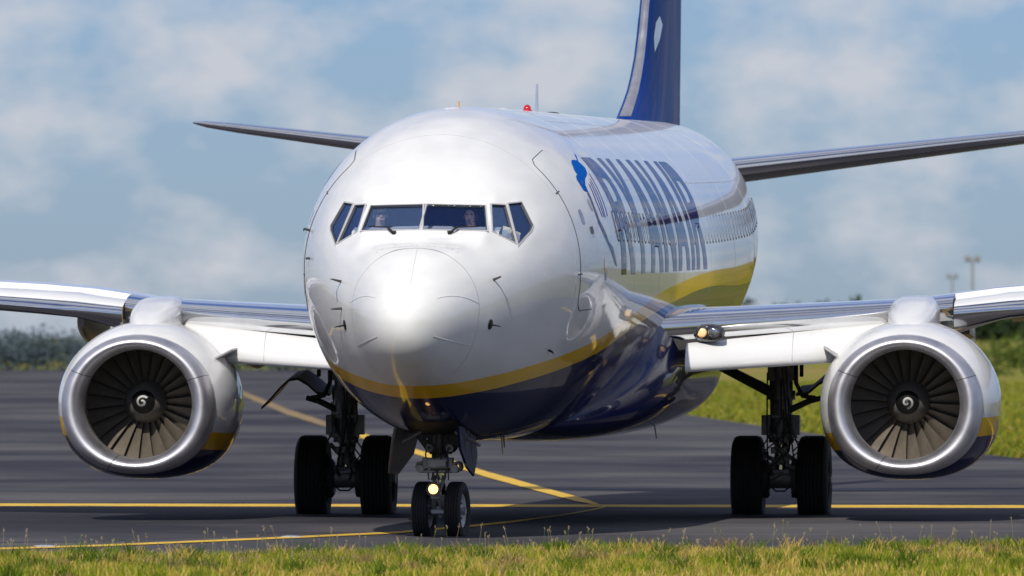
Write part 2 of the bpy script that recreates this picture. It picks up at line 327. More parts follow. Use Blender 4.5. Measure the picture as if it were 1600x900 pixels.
# two flush lights set in the near line
for k, (X, Y) in enumerate(((71, 855.6), (456, 840.6))):
    gx, gy = ground(X, Y)
    o = empty('inset_light', (gx, gy, 0.014))
    q = MB(); q.lathe([(0.0, 0.13), (0.008, 0.12), (0.012, 0.08), (0.012, 0.0001)], 'z', 20); q.build('rim', MAT['grey_paint'], o)
    q = MB(); q.lathe([(0.012, 0.07), (0.018, 0.05), (0.02, 0.0001)], 'z', 14); q.build('lens', MAT['lamp_glass'], o)
    prop(o, ('pale flush light in the near yellow line, far left end', 'pale flush light in the near yellow line, left of the nose wheel')[k], 'ground light', 'flush lights set in the near yellow line')

# foreground grass: blades and seed stems
def blades(nb, xr, yr, hmean, wid, seed, name, label, cols, follow=True):
    r = np.random.default_rng(seed)
    x = r.uniform(*xr, nb); 
    if follow:
        e = EDGE_Y + 0.25 * np.sin(x * 0.9) + 0.14 * np.sin(x * 2.7 + 1) + 0.52 * x
        y = e + 0.15 - (r.random(nb) ** 1.25) * (e - yr[0])
    else: y = r.uniform(*yr, nb)
    patch = 0.5 + 0.5 * np.sin(x * 1.1 + y * 0.7) * np.sin(x * 0.43 - y * 1.3 + 1.7)
    h = hmean * (0.4 + 0.9 * r.random(nb) ** 1.5) * (0.55 + 0.8 * patch); ang = r.uniform(0, 2 * np.pi, nb); lean = h * r.uniform(0.1, 0.65, nb)
    wd = wid * r.uniform(0.6, 1.3, nb)
    ca, sa = np.cos(ang), np.sin(ang); fa = r.uniform(0, np.pi, nb); cx, sx = np.cos(fa) * wd, np.sin(fa) * wd
    V = np.zeros((nb, 5, 3))
    V[:, 0] = np.c_[x - cx, y - sx, 0 * x]; V[:, 1] = np.c_[x + cx, y + sx, 0 * x]
    mxx, myy = x + ca * lean * 0.35, y + sa * lean * 0.35
    V[:, 2] = np.c_[mxx + cx * 0.7, myy + sx * 0.7, h * 0.6]; V[:, 3] = np.c_[mxx - cx * 0.7, myy - sx * 0.7, h * 0.6]
    V[:, 4] = np.c_[x + ca * lean, y + sa * lean, h]
    base = np.arange(nb)[:, None] * 5
    F = np.concatenate([base + [0, 1, 2], base + [0, 2, 3], base + [3, 2, 4]])
    cc = np.array(cols); wq = r.random(nb)[:, None]; straw = (r.random(nb) < (0.22 + 0.6 * (1 - patch) ** 1.5))[:, None]
    c = np.where(straw, cc[2] * (1 - wq) + cc[3] * wq, cc[0] * (1 - wq) + cc[1] * wq) * (0.55 + 0.75 * r.random(nb))[:, None]
    o = np_mesh(name, V.reshape(-1, 3), F, np.repeat(c, 5, axis=0), MAT['blade']); prop(o, label, 'grass', kind='stuff'); return o
GC = [(0.17, 0.25, 0.012), (0.42, 0.44, 0.03), (0.70, 0.52, 0.09), (0.74, 0.54, 0.20)]
blades(120000, (-7.0, 7.0), (101.5, 114), 0.115, 0.0065, 3, 'verge_grass', 'yellow-green tufted grass along the near edge of the taxiway', GC)
def clumps(nc, seed):
    r = np.random.default_rng(seed); cx = r.uniform(-6.8, 6.8, nc); e = np.array([edge_d(x) for x in cx]); cy = e + 0.1 - r.random(nc) ** 1.3 * 11; per = 46
    x = (cx[:, None] + r.normal(0, .055, (nc, per))).ravel(); y = (cy[:, None] + r.normal(0, .06, (nc, per))).ravel(); hh = (r.uniform(.10, .23, nc)[:, None] * r.uniform(.5, 1.1, (nc, per))).ravel(); nb = len(x)
    a = r.uniform(0, 6.28, nb); le = hh * r.uniform(.15, .8, nb); wd = r.uniform(.004, .009, nb); fa = r.uniform(0, 3.14, nb); px_, py_ = np.cos(fa) * wd, np.sin(fa) * wd
    V = np.zeros((nb, 5, 3)); V[:, 0] = np.c_[x - px_, y - py_, 0 * x]; V[:, 1] = np.c_[x + px_, y + py_, 0 * x]; mx_, my_ = x + np.cos(a) * le * .35, y + np.sin(a) * le * .35
    V[:, 2] = np.c_[mx_ + px_ * .8, my_ + py_ * .8, hh * .62]; V[:, 3] = np.c_[mx_ - px_ * .8, my_ - py_ * .8, hh * .62]; V[:, 4] = np.c_[x + np.cos(a) * le, y + np.sin(a) * le, hh]
    base = np.arange(nb)[:, None] * 5; F = np.concatenate([base + [0, 1, 2], base + [0, 2, 3], base + [3, 2, 4]])
    pal = np.array([(0.09, 0.16, 0.012), (0.20, 0.28, 0.02), (0.62, 0.46, 0.12), (0.34, 0.24, 0.12)]); c = pal[np.repeat(r.choice(4, nc, p=[.34, .26, .26, .14]), per)] * r.uniform(.7, 1.25, nb)[:, None]
    o = np_mesh('verge_tufts', V.reshape(-1, 3), F, np.repeat(c, 5, axis=0), MAT['blade']); prop(o, 'taller green and straw-coloured tufts scattered through the near verge', 'grass', kind='stuff')
clumps(520, 15)
def seed_stems(nb, seed):
    r = np.random.default_rng(seed); V, F, C = [], [], []
    for i in range(nb):
        x = r.uniform(-6.6, 6.6); y = edge_d(x) + 0.35 - r.random() ** 1.6 * 8; h = 0.13 + 0.24 * r.random() ** 2 * (1.15 if x > 2 else 1); a = r.uniform(0, 6.28); le = h * r.uniform(0.05, 0.35)
        c = np.array((0.42, 0.34, 0.17)) * r.uniform(0.6, 1.2) if r.random() < 0.7 else np.array((0.16, 0.22, 0.03))
        wv = 0.0016; b = len(V)
        P = [(x, y, 0), (x + math.cos(a) * le * .4, y + math.sin(a) * le * .4, h * .6), (x + math.cos(a) * le, y + math.sin(a) * le, h)]
        for q in P: V += [(q[0] - wv, q[1], q[2]), (q[0] + wv, q[1], q[2])]; C += [c, c]
        F += [(b, b + 1, b + 3, b + 2), (b + 2, b + 3, b + 5, b + 4)]
        for k in range(r.integers(3, 7)):                       # spikelets
            t = 0.72 + 0.28 * r.random(); q = np.array(P[1]) * (1 - t) + np.array(P[2]) * t; dz = r.uniform(0.012, 0.03); dx = r.uniform(-0.012, 0.012)
            b = len(V); V += [tuple(q), (q[0] + dx - 0.0035, q[1], q[2] + dz * .5), (q[0] + dx, q[1], q[2] + dz), (q[0] + dx + 0.0035, q[1], q[2] + dz * .5)]; cc = np.array((0.46, 0.36, 0.24)) * r.uniform(.7, 1.2); C += [cc] * 4; F.append((b, b + 1, b + 2, b + 3))
    o = np_mesh('seed_grass', np.array(V), np.array(F), np.array(C), MAT['blade']); prop(o, 'thin dry seed heads rising above the near verge grass', 'grass', kind='stuff')
seed_stems(420, 5)
# rough grass beyond the pavement on the right
def tufts():
    r = np.random.default_rng(11); nb = 16000
    y = 205 + r.random(nb) ** 1.4 * 330; x = np.interp(y, [204, 252, 325, 540], [9.7, 7.3, 4.9, 2.0]) + r.random(nb) ** 1.3 * (0.09 * y)
    h = 0.08 + 0.12 * r.random(nb); wd = 0.05 + 0.10 * r.random(nb); a = r.uniform(0, 3.14, nb)
    V = np.zeros((nb, 3, 3)); V[:, 0] = np.c_[x - wd * np.cos(a), y - wd * np.sin(a), 0 * x]; V[:, 1] = np.c_[x + wd * np.cos(a), y + wd * np.sin(a), 0 * x]; V[:, 2] = np.c_[x + r.normal(0, .05, nb), y, h]
    c = np.array((0.20, 0.26, 0.02)) * (1 - r.random((nb, 1)) * .4) + np.array((0.20, 0.12, 0.03)) * r.random((nb, 1))
    o = np_mesh('rough_grass', V.reshape(-1, 3), np.arange(nb * 3).reshape(-1, 3), np.repeat(c, 3, axis=0), MAT['blade']); prop(o, 'rough green grass beyond the taxiway on the right', 'grass', kind='stuff')
tufts()
# far hedges and woods: clumps of leaf-sized faces, each wood one mass
def wood(name, label, clumps, leaf, dens_, colr, seed):
    r = np.random.default_rng(seed); V, C = [], []
    for (cx, cy, hh, rad) in clumps:
        k = int(dens_ * rad * hh); d = r.normal(0, 1, (k, 3)); d /= np.linalg.norm(d, axis=1)[:, None]; rr = r.random(k)[:, None] ** 0.45
        P = d * rr * np.array([rad, rad, hh * 0.5]) * (1 + 0.25 * np.sin(d[:, :1] * 5 + cx) * np.cos(d[:, 2:] * 6 + cy)) + np.array([cx, cy, hh * 0.5])
        P[:, 2] = np.maximum(P[:, 2], 0.1)
        s = leaf * (0.5 + r.random((k, 1))); A, B = r.normal(0, 1, (k, 3)) * s, r.normal(0, 1, (k, 3)) * s
        V.append(np.stack([P, P + A, P + B], 1).reshape(-1, 3))
        shade = (0.65 + 0.6 * r.random()) * (0.8 + 0.4 * r.random((k, 1))); C.append(np.repeat(np.array(colr) * shade, 3, axis=0))
    V = np.concatenate(V); o = np_mesh(name, V, np.arange(len(V)).reshape(-1, 3), np.concatenate(C), MAT['leaf'])
    prop(o, label, 'trees', kind='stuff'); return o
r_ = np.random.default_rng(21)
def row(x0, x1, y, n_, h0, h1, rad): return [(x0 + (x1 - x0) * (i + r_.random()) / n_, y + r_.uniform(-1, 1) * rad * 2, r_.uniform(h0, h1), rad * r_.uniform(0.7, 1.3)) for i in range(n_)]
wood('hedgerow', 'green scrub beyond the grass behind the right engine', row(24, 70, 610, 46, 1.5, 2.6, 1.8), 0.10, 150, (0.12, 0.17, 0.03), 2)
wood('woodland', 'scrub with blue haze painted into its leaves along the far side of the taxiway, left', row(-60, -3, 708, 60, 2.2, 3.0, 2.4), 0.11, 190, (0.13, 0.18, 0.20), 4)  # distance haze is put into this leaf colour
wood('woodland', 'low blue-grey woods on the far horizon', row(70, 420, 4200, 110, 9, 17, 9), 1.0, 4.0, (0.035, 0.06, 0.025), 6)
wood('woodland', 'dark woods behind the viewer mirrored in the fuselage', row(-450, 600, -330, 90, 6, 13, 7), 0.7, 5.0, (0.03, 0.05, 0.015), 8)
# floodlight masts
def mast(X, Ytop, d, label, sc):
    x = (X - 800) / FPX * d; top = CAM_H + (YH - Ytop) / FPX * d
    o = empty('floodlight_mast', (x, d, 0))
    q = MB(); q.tube([(0, 0, 0), (0, 0, top * 0.5), (0, 0, top)], [0.26 * sc, 0.20 * sc, 0.15 * sc], 8); q.build('pole', MAT['mast_steel'], o)
    q = MB(); q.box((0, 0, top - 0.15), (1.7 * sc, 0.16, 0.14)); q.build('crossbar', MAT['mast_steel'], o)
    for s in (-1, 1):
        q = MB(); q.box((s * 0.62 * sc, -0.2, top + 0.05 * sc), (0.66 * sc, 0.45 * sc, 0.72 * sc), Matrix.Rotation(R(-25), 3, 'X')); q.build('lamp_head', MAT['dark_metal'], o, bevel=0.06)
    prop(o, label, 'light mast', 'floodlight masts on the horizon')
mast(1519.5, 405, 1250, 'taller twin-headed floodlight mast above the right wing', 0.9)
mast(1488, 432, 1900, 'shorter fainter floodlight mast left of the taller one', 1.0)

# ================================================================== the airliner (local axes: X = its left wing, Y = aft from the nose tip, Z = up)
YAW = 0.0958
NX, NY = 0.67 - 19.6 * YAW, 140.7 - 19.6 * math.sqrt(1 - YAW ** 2)
plane = empty('airliner', (NX, NY, 0), -math.asin(YAW))
prop(plane, 'white airliner with navy belly and yellow stripe taxiing towards the camera', 'airplane')
TOL = Matrix.Rotation(math.asin(YAW), 3, 'Z')
CAML = TOL @ (Vector((0, 0, CAM_H)) - Vector((NX, NY, 0)))
def pxray(X, Y): return (TOL @ Vector(((X - 800) / FPX, 1.0, (YH - Y) / FPX))).normalized()
class PC:                                   # monotone cubic through points
    def __init__(s, pts, sq=False):
        s.sq = sq; x = np.array([p[0] for p in pts], float); s.y = np.array([p[1] for p in pts], float)
        s.x = np.sqrt(x) if sq else x; h = np.diff(s.x); dl = np.diff(s.y) / h; m_ = np.zeros(len(x)); m_[1:-1] = (dl[:-1] * h[1:] + dl[1:] * h[:-1]) / (h[1:] + h[:-1]); m_[0] = dl[0]; m_[-1] = dl[-1]
        for i in range(len(dl)):
            if abs(dl[i]) < 1e-12: m_[i] = m_[i + 1] = 0
            else:
                a, b = m_[i] / dl[i], m_[i + 1] / dl[i]
                if a < 0: m_[i] = 0
                if b < 0: m_[i + 1] = 0
                q = a * a + b * b
                if q > 9: t = 3 / math.sqrt(q); m_[i] = t * a * dl[i]; m_[i + 1] = t * b * dl[i]
        s.m = m_
    def __call__(s, v):
        v = math.sqrt(max(v, 0)) if s.sq else v; v = min(max(v, s.x[0]), s.x[-1]); i = min(int(np.searchsorted(s.x, v, 'right')) - 1, len(s.x) - 2); h = s.x[i + 1] - s.x[i]; t = (v - s.x[i]) / h
        return float((1 + 2 * t) * (1 - t) ** 2 * s.y[i] + t * (1 - t) ** 2 * h * s.m[i] + t * t * (3 - 2 * t) * s.y[i + 1] + t * t * (t - 1) * h * s.m[i + 1])
AT = 0.0127                                  # nose-low stance on the ground
ZT = PC([(0, 2.47), (.02, 2.585), (.08, 2.69), (.2, 2.81), (.5, 3.02), (.9, 3.23), (1.3, 3.41), (1.7, 3.56), (2.0, 3.73), (2.3, 3.93), (2.65, 4.13), (3.0, 4.31), (3.5, 4.52), (4, 4.69), (4.5, 4.82), (5, 4.92), (5.5, 4.99), (6, 5.03), (7, 5.065), (8, 5.08), (28, 5.08 + 20 * AT), (34, 5.08 + 26 * AT), (37, 5.36), (38.8, 5.1)], True)
ZB = PC([(0, 2.47), (.02, 2.34), (.08, 2.235), (.2, 2.11), (.5, 1.94), (.9, 1.79), (1.3, 1.68), (2, 1.50), (3, 1.30), (4, 1.18), (5, 1.11), (6, 1.08), (8, 1.07), (24, 1.07 + 16 * AT), (26, 1.40), (28, 1.72), (31, 2.42), (34, 3.25), (37, 4.15), (38.8, 4.7)], True)
WW = PC([(0, 0), (.02, .105), (.08, .208), (.2, .318), (.5, .485), (.9, .64), (1.2, .745), (1.6, .90), (2, 1.04), (2.5, 1.21), (3, 1.36), (3.5, 1.49), (4, 1.595), (5, 1.735), (6, 1.825), (7, 1.868), (8, 1.88), (27, 1.88), (29, 1.84), (31, 1.72), (33, 1.47), (35, 1.10), (37, .66), (38.8, .22)], True)
ZM = PC([(0, 2.47), (.5, 2.54), (1.2, 2.66), (2, 2.82), (3, 3.0), (4, 3.1), (5, 3.16), (6, 3.19), (8, 3.20), (27, 3.20 + 19 * AT), (31, 3.75), (34, 4.25), (37, 4.72), (38.8, 4.9)], True)
FPOLY = []
PLANES = []                                   # flat window facets: (normal, distance)
_cache = {}
def sect(v):
    k = round(v, 5)
    if k not in _cache: _cache[k] = (WW(v), ZT(v), ZM(v), ZB(v))
    return _cache[k]
def surf(v, t):
    w, zt, zm, zb = sect(v); s, c = math.sin(t), math.cos(t)
    du, dz = w * s, ((zt - zm) if c > 0 else (zm - zb)) * c
    if PLANES and 0.7 < v < 4.2:
        k = 1.0
        for ip, (nn, dd) in enumerate(PLANES):
            den = nn[0] * du + nn[2] * dz
            if den > 1e-4:
                ki = (dd - nn[1] * v - nn[2] * zm) / den
                if ki < 1.0 + 0.010:
                    if FPOLY:
                        fp = FPOLY[ip]; pu, pz = abs(du), zm + dz
                        dist = max((pu - a0) * na + (pz - b0) * nb_ for a0, b0, na, nb_ in fp)
                        wf = 1 - min(max((dist - 0.03) / 0.27, 0), 1); wf = wf * wf * wf * (wf * (6 * wf - 15) + 10); 
                        if (nn[0] * du < 0) and abs(du) > 0.06: wf *= max(0, 1 - (abs(du) - .06) / .2)
                        dk = 1.010 - ki; lim_ = 0.12 if dist > 0.03 else 9.0; dk = dk if dk < lim_ * .6 or lim_ > 1 else lim_ * (1 - .4 * math.exp(-(dk / lim_ - .6) / .4)); ki = 1.010 - dk * wf
                    e = 0.010; h = max(e - abs(k - ki), 0) / e; k = min(k, ki) - h * h * e * 0.25
        du *= k; dz *= k
    return Vector((du, v, zm + dz))
def tparam(P):
    w, zt, zm, zb = sect(P[1]); dz = P[2] - zm
    return math.atan2(P[0] / max(w, 1e-6), dz / ((zt - zm) if dz > 0 else (zm - zb)))
def nrm(v, t):
    a = surf(v, t + 0.004) - surf(v, t - 0.004); b = surf(v + 0.01, t) - surf(max(v - 0.01, 0.0005), t)
    n_ = a.cross(b).normalized(); q = surf(v, t); zm = sect(v)[2]
    return n_ if n_.dot(Vector((q[0], -0.2, q[2] - zm))) > 0 else -n_
def on(v, t, off): return surf(v, t) + nrm(v, t) * off
def inside(P):
    if not (0.001 < P[1] < 38.7): return False
    zm = sect(P[1])[2]; q = surf(P[1], tparam(P)); return (P[0] ** 2 + (P[2] - zm) ** 2) < (q[0] ** 2 + (q[2] - zm) ** 2)
def cast(X, Y, vmax=34.0):
    d = pxray(X, Y); t0 = (0.002 - CAML[1]) / d[1]; step = 0.02; t = t0
    while t < t0 + vmax:
        if inside(CAML + d * t):
            a, b = t - step, t
            for _ in range(18):
                c = (a + b) / 2
                if inside(CAML + d * c): b = c
                else: a = c
            return CAML + d * b
        t += step
    return None
def vt(X, Y):
    P = cast(X, Y)
    return None if P is None else (P[1], tparam(P))
# window outlines on the left side (image right), from the photograph
WPX = [[(662.5, 319.5), (758, 321.5), (761.5, 360.5), (660.5, 358.5)],
       [(767.5, 319.5), (789.5, 320.5), (805.5, 379.5), (769.5, 361.5)],
       [(793.5, 318.5), (814.5, 316), (832.5, 352), (829.5, 360), (809.5, 382.5)]]
WIN, WIN_HP = [], []
for poly in WPX:
    P = [cast(*q) for q in poly]; A = np.array([list(p) for p in P]); c = A.mean(0); _, _, vh = np.linalg.svd(A - c); nn = vh[2]
    if nn[1] > 0: nn = -nn
    dd = float(min(A @ nn)) - 0.004
    WIN.append((nn, dd, poly))
for nn, dd, poly in WIN:                      # outline of each pane in the (|u|, z) plane, as outward half-planes
    r_p = [cast(*q_) for q_ in poly]; pts_ = [(p_[0], p_[2]) for p_ in r_p]; cu_, cz_ = sum(a for a, b in pts_) / len(pts_), sum(b for a, b in pts_) / len(pts_); hp = []
    for i in range(len(pts_)):
        (a0, b0), (a1, b1) = pts_[i], pts_[(i + 1) % len(pts_)]; na, nb_ = b1 - b0, a0 - a1; L0_ = math.hypot(na, nb_); na /= L0_; nb_ /= L0_
        if (cu_ - a0) * na + (cz_ - b0) * nb_ > 0: na, nb_ = -na, -nb_
        hp.append((a0, b0, na, nb_))
    WIN_HP.append(hp)
for hp in WIN_HP: FPOLY += [hp, hp]
for nn, dd, poly in WIN:
    PLANES += [(tuple(nn), dd), ((-nn[0], nn[1], nn[2]), dd)]
def on_plane(X, Y, nn, dd):
    r = pxray(X, Y); t = (dd - float(np.dot(nn, CAML))) / float(np.dot(nn, r)); return CAML + r * t
WPOLY = []
for nn, dd, poly in WIN:
    q = [on_plane(X, Y, nn, dd) for X, Y in poly]; nv = Vector(nn)
    WPOLY += [(nv, q), (Vector((-nv[0], nv[1], nv[2])), [Vector((-p[0], p[1], p[2])) for p in q][::-1])]

UP = [(0, 1.75), (1, 1.765), (2, 1.86), (3.5, 2.03), (5, 2.19), (7, 2.39), (9.5, 2.62), (12.5, 2.86), (16, 3.03), (20, 3.17), (28, 3.38), (34, 3.9), (40, 4.6)]
LO = [(0, 1.565), (1, 1.58), (2, 1.67), (3.5, 1.84), (5, 1.99), (7, 2.18), (9.5, 2.41), (12.5, 2.63), (16, 2.82), (20, 2.97), (28, 3.09), (34, 3.55), (40, 4.3)]
stripe_paint('fuselage_paint', UP, LO)
vst = list(np.array([0.0, .05, .1, .16, .22, .29, .36, .44, .52, .6, .68, .76, .84, .92, 1.0]) ** 2 * 1.3) + list(np.arange(1.34, 3.7, 0.03)) + list(np.arange(3.75, 8, 0.14)) + list(np.arange(8, 39, 0.5)) + [38.8]
NT = 200
bm = bmesh.new(); rings = []
tip = bm.verts.new(surf(0.0, 0))
for v in vst[1:]: rings.append([bm.verts.new(surf(v, 2 * math.pi * j / NT)) for j in range(NT)])
for j in range(NT): bm.faces.new((tip, rings[0][(j + 1) % NT], rings[0][j]))
for a, b in zip(rings[:-1], rings[1:]):
    for j in range(NT): bm.faces.new((a[j], a[(j + 1) % NT], b[(j + 1) % NT], b[j]))
bm.faces.new(rings[-1])
for nv, poly in WPOLY:                        # cut the window openings
    c = sum(poly, Vector()) / len(poly); rad = max((p - c).length for p in poly) + 0.08
    for i in range(len(poly)):
        a, b = poly[i], poly[(i + 1) % len(poly)]; pn = (b - a).cross(nv).normalized()
        fs = [f for f in bm.faces if (f.calc_center_median() - c).length < rad and f.normal.dot(nv) != 0 and abs((f.calc_center_median() - c).dot(nv)) < 0.12]
        geo = list({e for f in fs for e in f.edges}) + fs + list({v for f in fs for v in f.verts})
        bmesh.ops.bisect_plane(bm, geom=geo, dist=1e-5, plane_co=a, plane_no=pn)
    bm.normal_update()
    sgn = None; kill = []
    for f in bm.faces:
        q = f.calc_center_median()
        if (q - c).length < rad and abs((q - c).dot(nv)) < 0.12:
            ok = True
            for i in range(len(poly)):
                a, b = poly[i], poly[(i + 1) % len(poly)]; pn = (b - a).cross(nv)
                if (q - a).dot(pn) * (c - a).dot(pn) < 0: ok = False; break
            if ok: kill.append(f)
    bmesh.ops.delete(bm, geom=kill, context='FACES')
bmesh.ops.recalc_face_normals(bm, faces=bm.faces)
me = bpy.data.meshes.new('fuselage'); bm.to_mesh(me); bm.free(); me.materials.append(MAT['fuselage_paint'])
me.polygons.foreach_set('use_smooth', [True] * len(me.polygons))
fus = bpy.data.objects.new('fuselage', me); COL.objects.link(fus); fus.parent = plane
fus['label'] = 'glossy white fuselage with navy belly, yellow stripe and large blue lettering'

# ---- cockpit windows
for nv, poly in WPOLY:
    c = sum(poly, Vector()) / len(poly)
    def inset(d): 
        out = []
        for i, p in enumerate(poly):
            a, b = poly[i - 1], poly[(i + 1) % len(poly)]
            e1, e2 = (p - a).normalized(), (b - p).normalized()
            n1, n2 = e1.cross(nv), e2.cross(nv)
            if n1.dot(c - p) < 0: n1 = -n1
            if n2.dot(c - p) < 0: n2 = -n2
            bis = (n1 + n2).normalized(); out.append(p + bis * (d / max(0.35, bis.dot(n1))))
        return out
    fr = MB(); o1, o2, o3 = inset(-0.016), inset(0.008), inset(0.010); k = len(poly)
    fr.loft([[p - nv * 0.01 for p in o1], [p + nv * 0.007 for p in inset(-0.014)], [p + nv * 0.007 for p in o2], [p - nv * 0.02 for p in o3]])
    win = fr.build('cockpit_window', MAT['line_grey'], fus)
    q = MB(); q.loft([[p + nv * 0.0085 for p in inset(0.003)], [p + nv * 0.0085 for p in inset(0.009)], [p - nv * 0.018 for p in inset(0.0115)]]); q.build('window_seal', MAT['seal_and_shade'], win)
    q = MB(); q.prism([p - nv * 0.012 for p in inset(0.0075)], -nv * 0.006); q.build('pane', MAT['windshield_glass'], win, smooth=0)
# ---- strips, joints and patches laid on the skin
def strip(path, wid, off, name, m_, parent=fus, nseg=24, thick=None):
    pts = []
    for a, b in zip(path[:-1], path[1:]):
        for i in range(nseg): f = i / nseg; pts.append((a[0] + (b[0] - a[0]) * f, a[1] + (b[1] - a[1]) * f))
    pts.append(path[-1]); P = [surf(*q) for q in pts]; Nn = [nrm(*q) for q in pts]; rows = [[], [], [], []]
    for i in range(len(P)):
        tg = (P[min(i + 1, len(P) - 1)] - P[max(i - 1, 0)]).normalized(); s = tg.cross(Nn[i]).normalized() * wid / 2
        rows[0].append(P[i] - s * 1.1 - Nn[i] * 0.004); rows[1].append(P[i] - s + Nn[i] * off); rows[2].append(P[i] + s + Nn[i] * off); rows[3].append(P[i] + s * 1.1 - Nn[i] * 0.004)
    q = MB(); q.loft(rows, closed=False); return q.build(name, m_, parent)
def ringpath(v, t0, t1, n_=6): return [(v, t0 + (t1 - t0) * i / n_) for i in range(n_ + 1)]
strip(ringpath(1.15, -2.5, 2.5, 12), 0.008, 0.0012, 'radome_joint', MAT['radome_line'])
for a, b in (((683, 466), (748, 474)), ((677, 525), (735, 540)), ((586, 465), (547, 473)), ((589, 526), (559, 540))):
    pa, pb = vt(*a), vt(*b)
    if pa and pb: strip([pa, pb], 0.010, 0.004, 'lightning_strip', MAT['white_paint'])
strip([(0.35, 0.06), (1.2, 0.03)], 0.006, 0.001, 'lightning_strip', MAT['line_grey'])
for v in (3.95, 8.6, 12.2, 16.0, 20.4, 24.6, 28.4): strip(ringpath(v, -1.75, 1.75, 10), 0.010, 0.0013, 'skin_joint', MAT['line_grey'])
strip([(6.2, 1.0), (30, 1.0)], 0.008, 0.0013, 'skin_joint', MAT['line_grey'], nseg=60)
strip([(8.7, 0.42), (30, 0.42)], 0.008, 0.0013, 'skin_joint', MAT['line_grey'], nseg=60)
# seam rows above the windshield frame
def patch(v0, v1, t0, t1, off, name, m_, parent, cr=0.08, n_=14, lift=0.004):
    """rounded rectangular panel following the skin"""
    q = MB(); rows = []; r0 = sect((v0 + v1) / 2)[0]
    for i in range(n_ + 1):
        t = t0 + (t1 - t0) * i / n_
        da = min(abs(t - t0), abs(t1 - t)) * 1.85; dx = cr - math.sqrt(max(cr * cr - (cr - da) ** 2, 0)) if da < cr else 0
        rows.append([on(v0 + dx + (v1 - v0 - 2 * dx) * k / 4, t, off) for k in range(5)])
    q.loft(rows, closed=False)
    o = q.build(name, m_, parent); return o
def zt_t(v, z):                       # section angle at height z on the left side
    w, zt, zm, zb = sect(v); dz = z - zm; return math.acos(max(-1, min(1, dz / ((zt - zm) if dz > 0 else (zm - zb)))))
# entry door, left and right side
for sg in (1, -1):
    ta, tb = zt_t(4.6, 4.46), zt_t(4.6, 2.63)
    sm = 0.02
    seal_and_shade = patch(4.123, 5.057, sg * (ta + .001), sg * (tb - .001), 0.0015, 'door_seal', MAT['seal_and_shade'], None, 0.13, 30)
    door = patch(4.135, 5.045, sg * (ta + 0.008), sg * (tb - 0.008), 0.005, 'entry_door', MAT['fuselage_paint'], fus, 0.12, 30)
    seal_and_shade.parent = door
    tw_ = zt_t(4.6, 3.78)
    q = patch(4.52, 4.68, sg * (tw_ - 0.02), sg * (tw_ + 0.09), 0.008, 'door_window', MAT['cabin_glass'], door, 0.06, 12)
    for z in (4.0, 3.05):
        th = zt_t(4.1, z); strip([(4.04, sg * th), (4.20, sg * th)], 0.014, 0.008, 'hinge', MAT['seal_and_shade'], door, 4)
    th = zt_t(5.0, 3.62); patch(4.82, 4.98, sg * th, sg * (th + 0.05), 0.012, 'handle', MAT['dark_metal'], door, 0.02, 6)
# cabin windows: one shared mesh in the constant section
tw0, tw1 = zt_t(10, 3.83), zt_t(10, 3.46)
def win_mesh():
    fr, pn = MB(), MB()
    def oval(k, off, sc):
        out = []
        for i in range(20):
            a = 2 * math.pi * i / 20; x = math.copysign(abs(math.cos(a)) ** 0.6, math.cos(a)) * 0.125 * sc; y = math.copysign(abs(math.sin(a)) ** 0.6, math.sin(a)) * 0.5 * (sc if sc < 1 else 1 + (sc - 1) * .7)
            t = (tw0 + tw1) / 2 + (tw1 - tw0) * y; p = on(10.0, t, off); out.append(Vector((p[0], x, p[2])))
        return out
    fr.loft([oval(0, -0.003, 1.02), oval(0, 0.004, 1.0), oval(0, 0.004, 0.90), oval(0, 0.001, 0.88)])
    pn.add(oval(0, 0.0025, 0.91), [tuple(range(20))])
    return fr, pn
fr, pn = win_mesh()
w0 = fr.build('cabin_window', MAT['seal_and_shade'], fus); p0 = pn.build('pane', MAT['cabin_glass'], w0, smooth=0)  # dark ring painted for the shadow at each window's recessed edge
first = True
for i in range(47):
    v = 6.75 + 0.508 * i
    wv, zmv = sect(v)[0], sect(v)[2]; sc = wv / 1.88
    if i in (20, 21): continue
    for sg in (1, -1):
        dz = zmv - sect(10)[2]
        if first: o, pp = w0, p0; first = False
        else: o = linked(w0, fus); pp = linked(p0, o)
        o.location = (0, v, dz); o.scale = (sg * sc, 1, 1)
# ---- title and harp emblem as print on the skin
def flat_shape(splines):
    cu = bpy.data.curves.new('shape', 'CURVE'); cu.dimensions = '2D'; cu.fill_mode = 'FRONT'
    for pts in splines:
        s = cu.splines.new('POLY'); s.points.add(len(pts) - 1); s.use_cyclic_u = True
        for q, (x, y) in zip(s.points, pts): q.co = (x, y, 0, 1)
    ob = bpy.data.objects.new('shape', cu); COL.objects.link(ob); dg = bpy.context.evaluated_depsgraph_get(); dg.update()
    me_ = bpy.data.meshes.new_from_object(ob.evaluated_get(dg)); bpy.data.objects.remove(ob); bpy.data.curves.remove(cu); return me_
def slice_map(me_, fn, name, m_, parent, dx=None, dy=0.05, label=None):
    b = bmesh.new(); b.from_mesh(me_)
    ys = [v.co.y for v in b.verts]; xs = [v.co.x for v in b.verts]
    y = min(ys) + dy
    while y < max(ys): bmesh.ops.bisect_plane(b, geom=b.verts[:] + b.edges[:] + b.faces[:], plane_co=(0, y, 0), plane_no=(0, 1, 0)); y += dy
    if dx:
        x = min(xs) + dx
        while x < max(xs): bmesh.ops.bisect_plane(b, geom=b.verts[:] + b.edges[:] + b.faces[:], plane_co=(x, 0, 0), plane_no=(1, 0, 0)); x += dx
    for v in b.verts: v.co = fn(v.co.x, v.co.y)
    me2 = bpy.data.meshes.new(name); b.to_mesh(me2); b.free(); me2.materials.append(m_); me2.polygons.foreach_set('use_smooth', [True] * len(me2.polygons))
    o = bpy.data.objects.new(name, me2); COL.objects.link(o); o.parent = parent
    if label: o['label'] = label
    return o
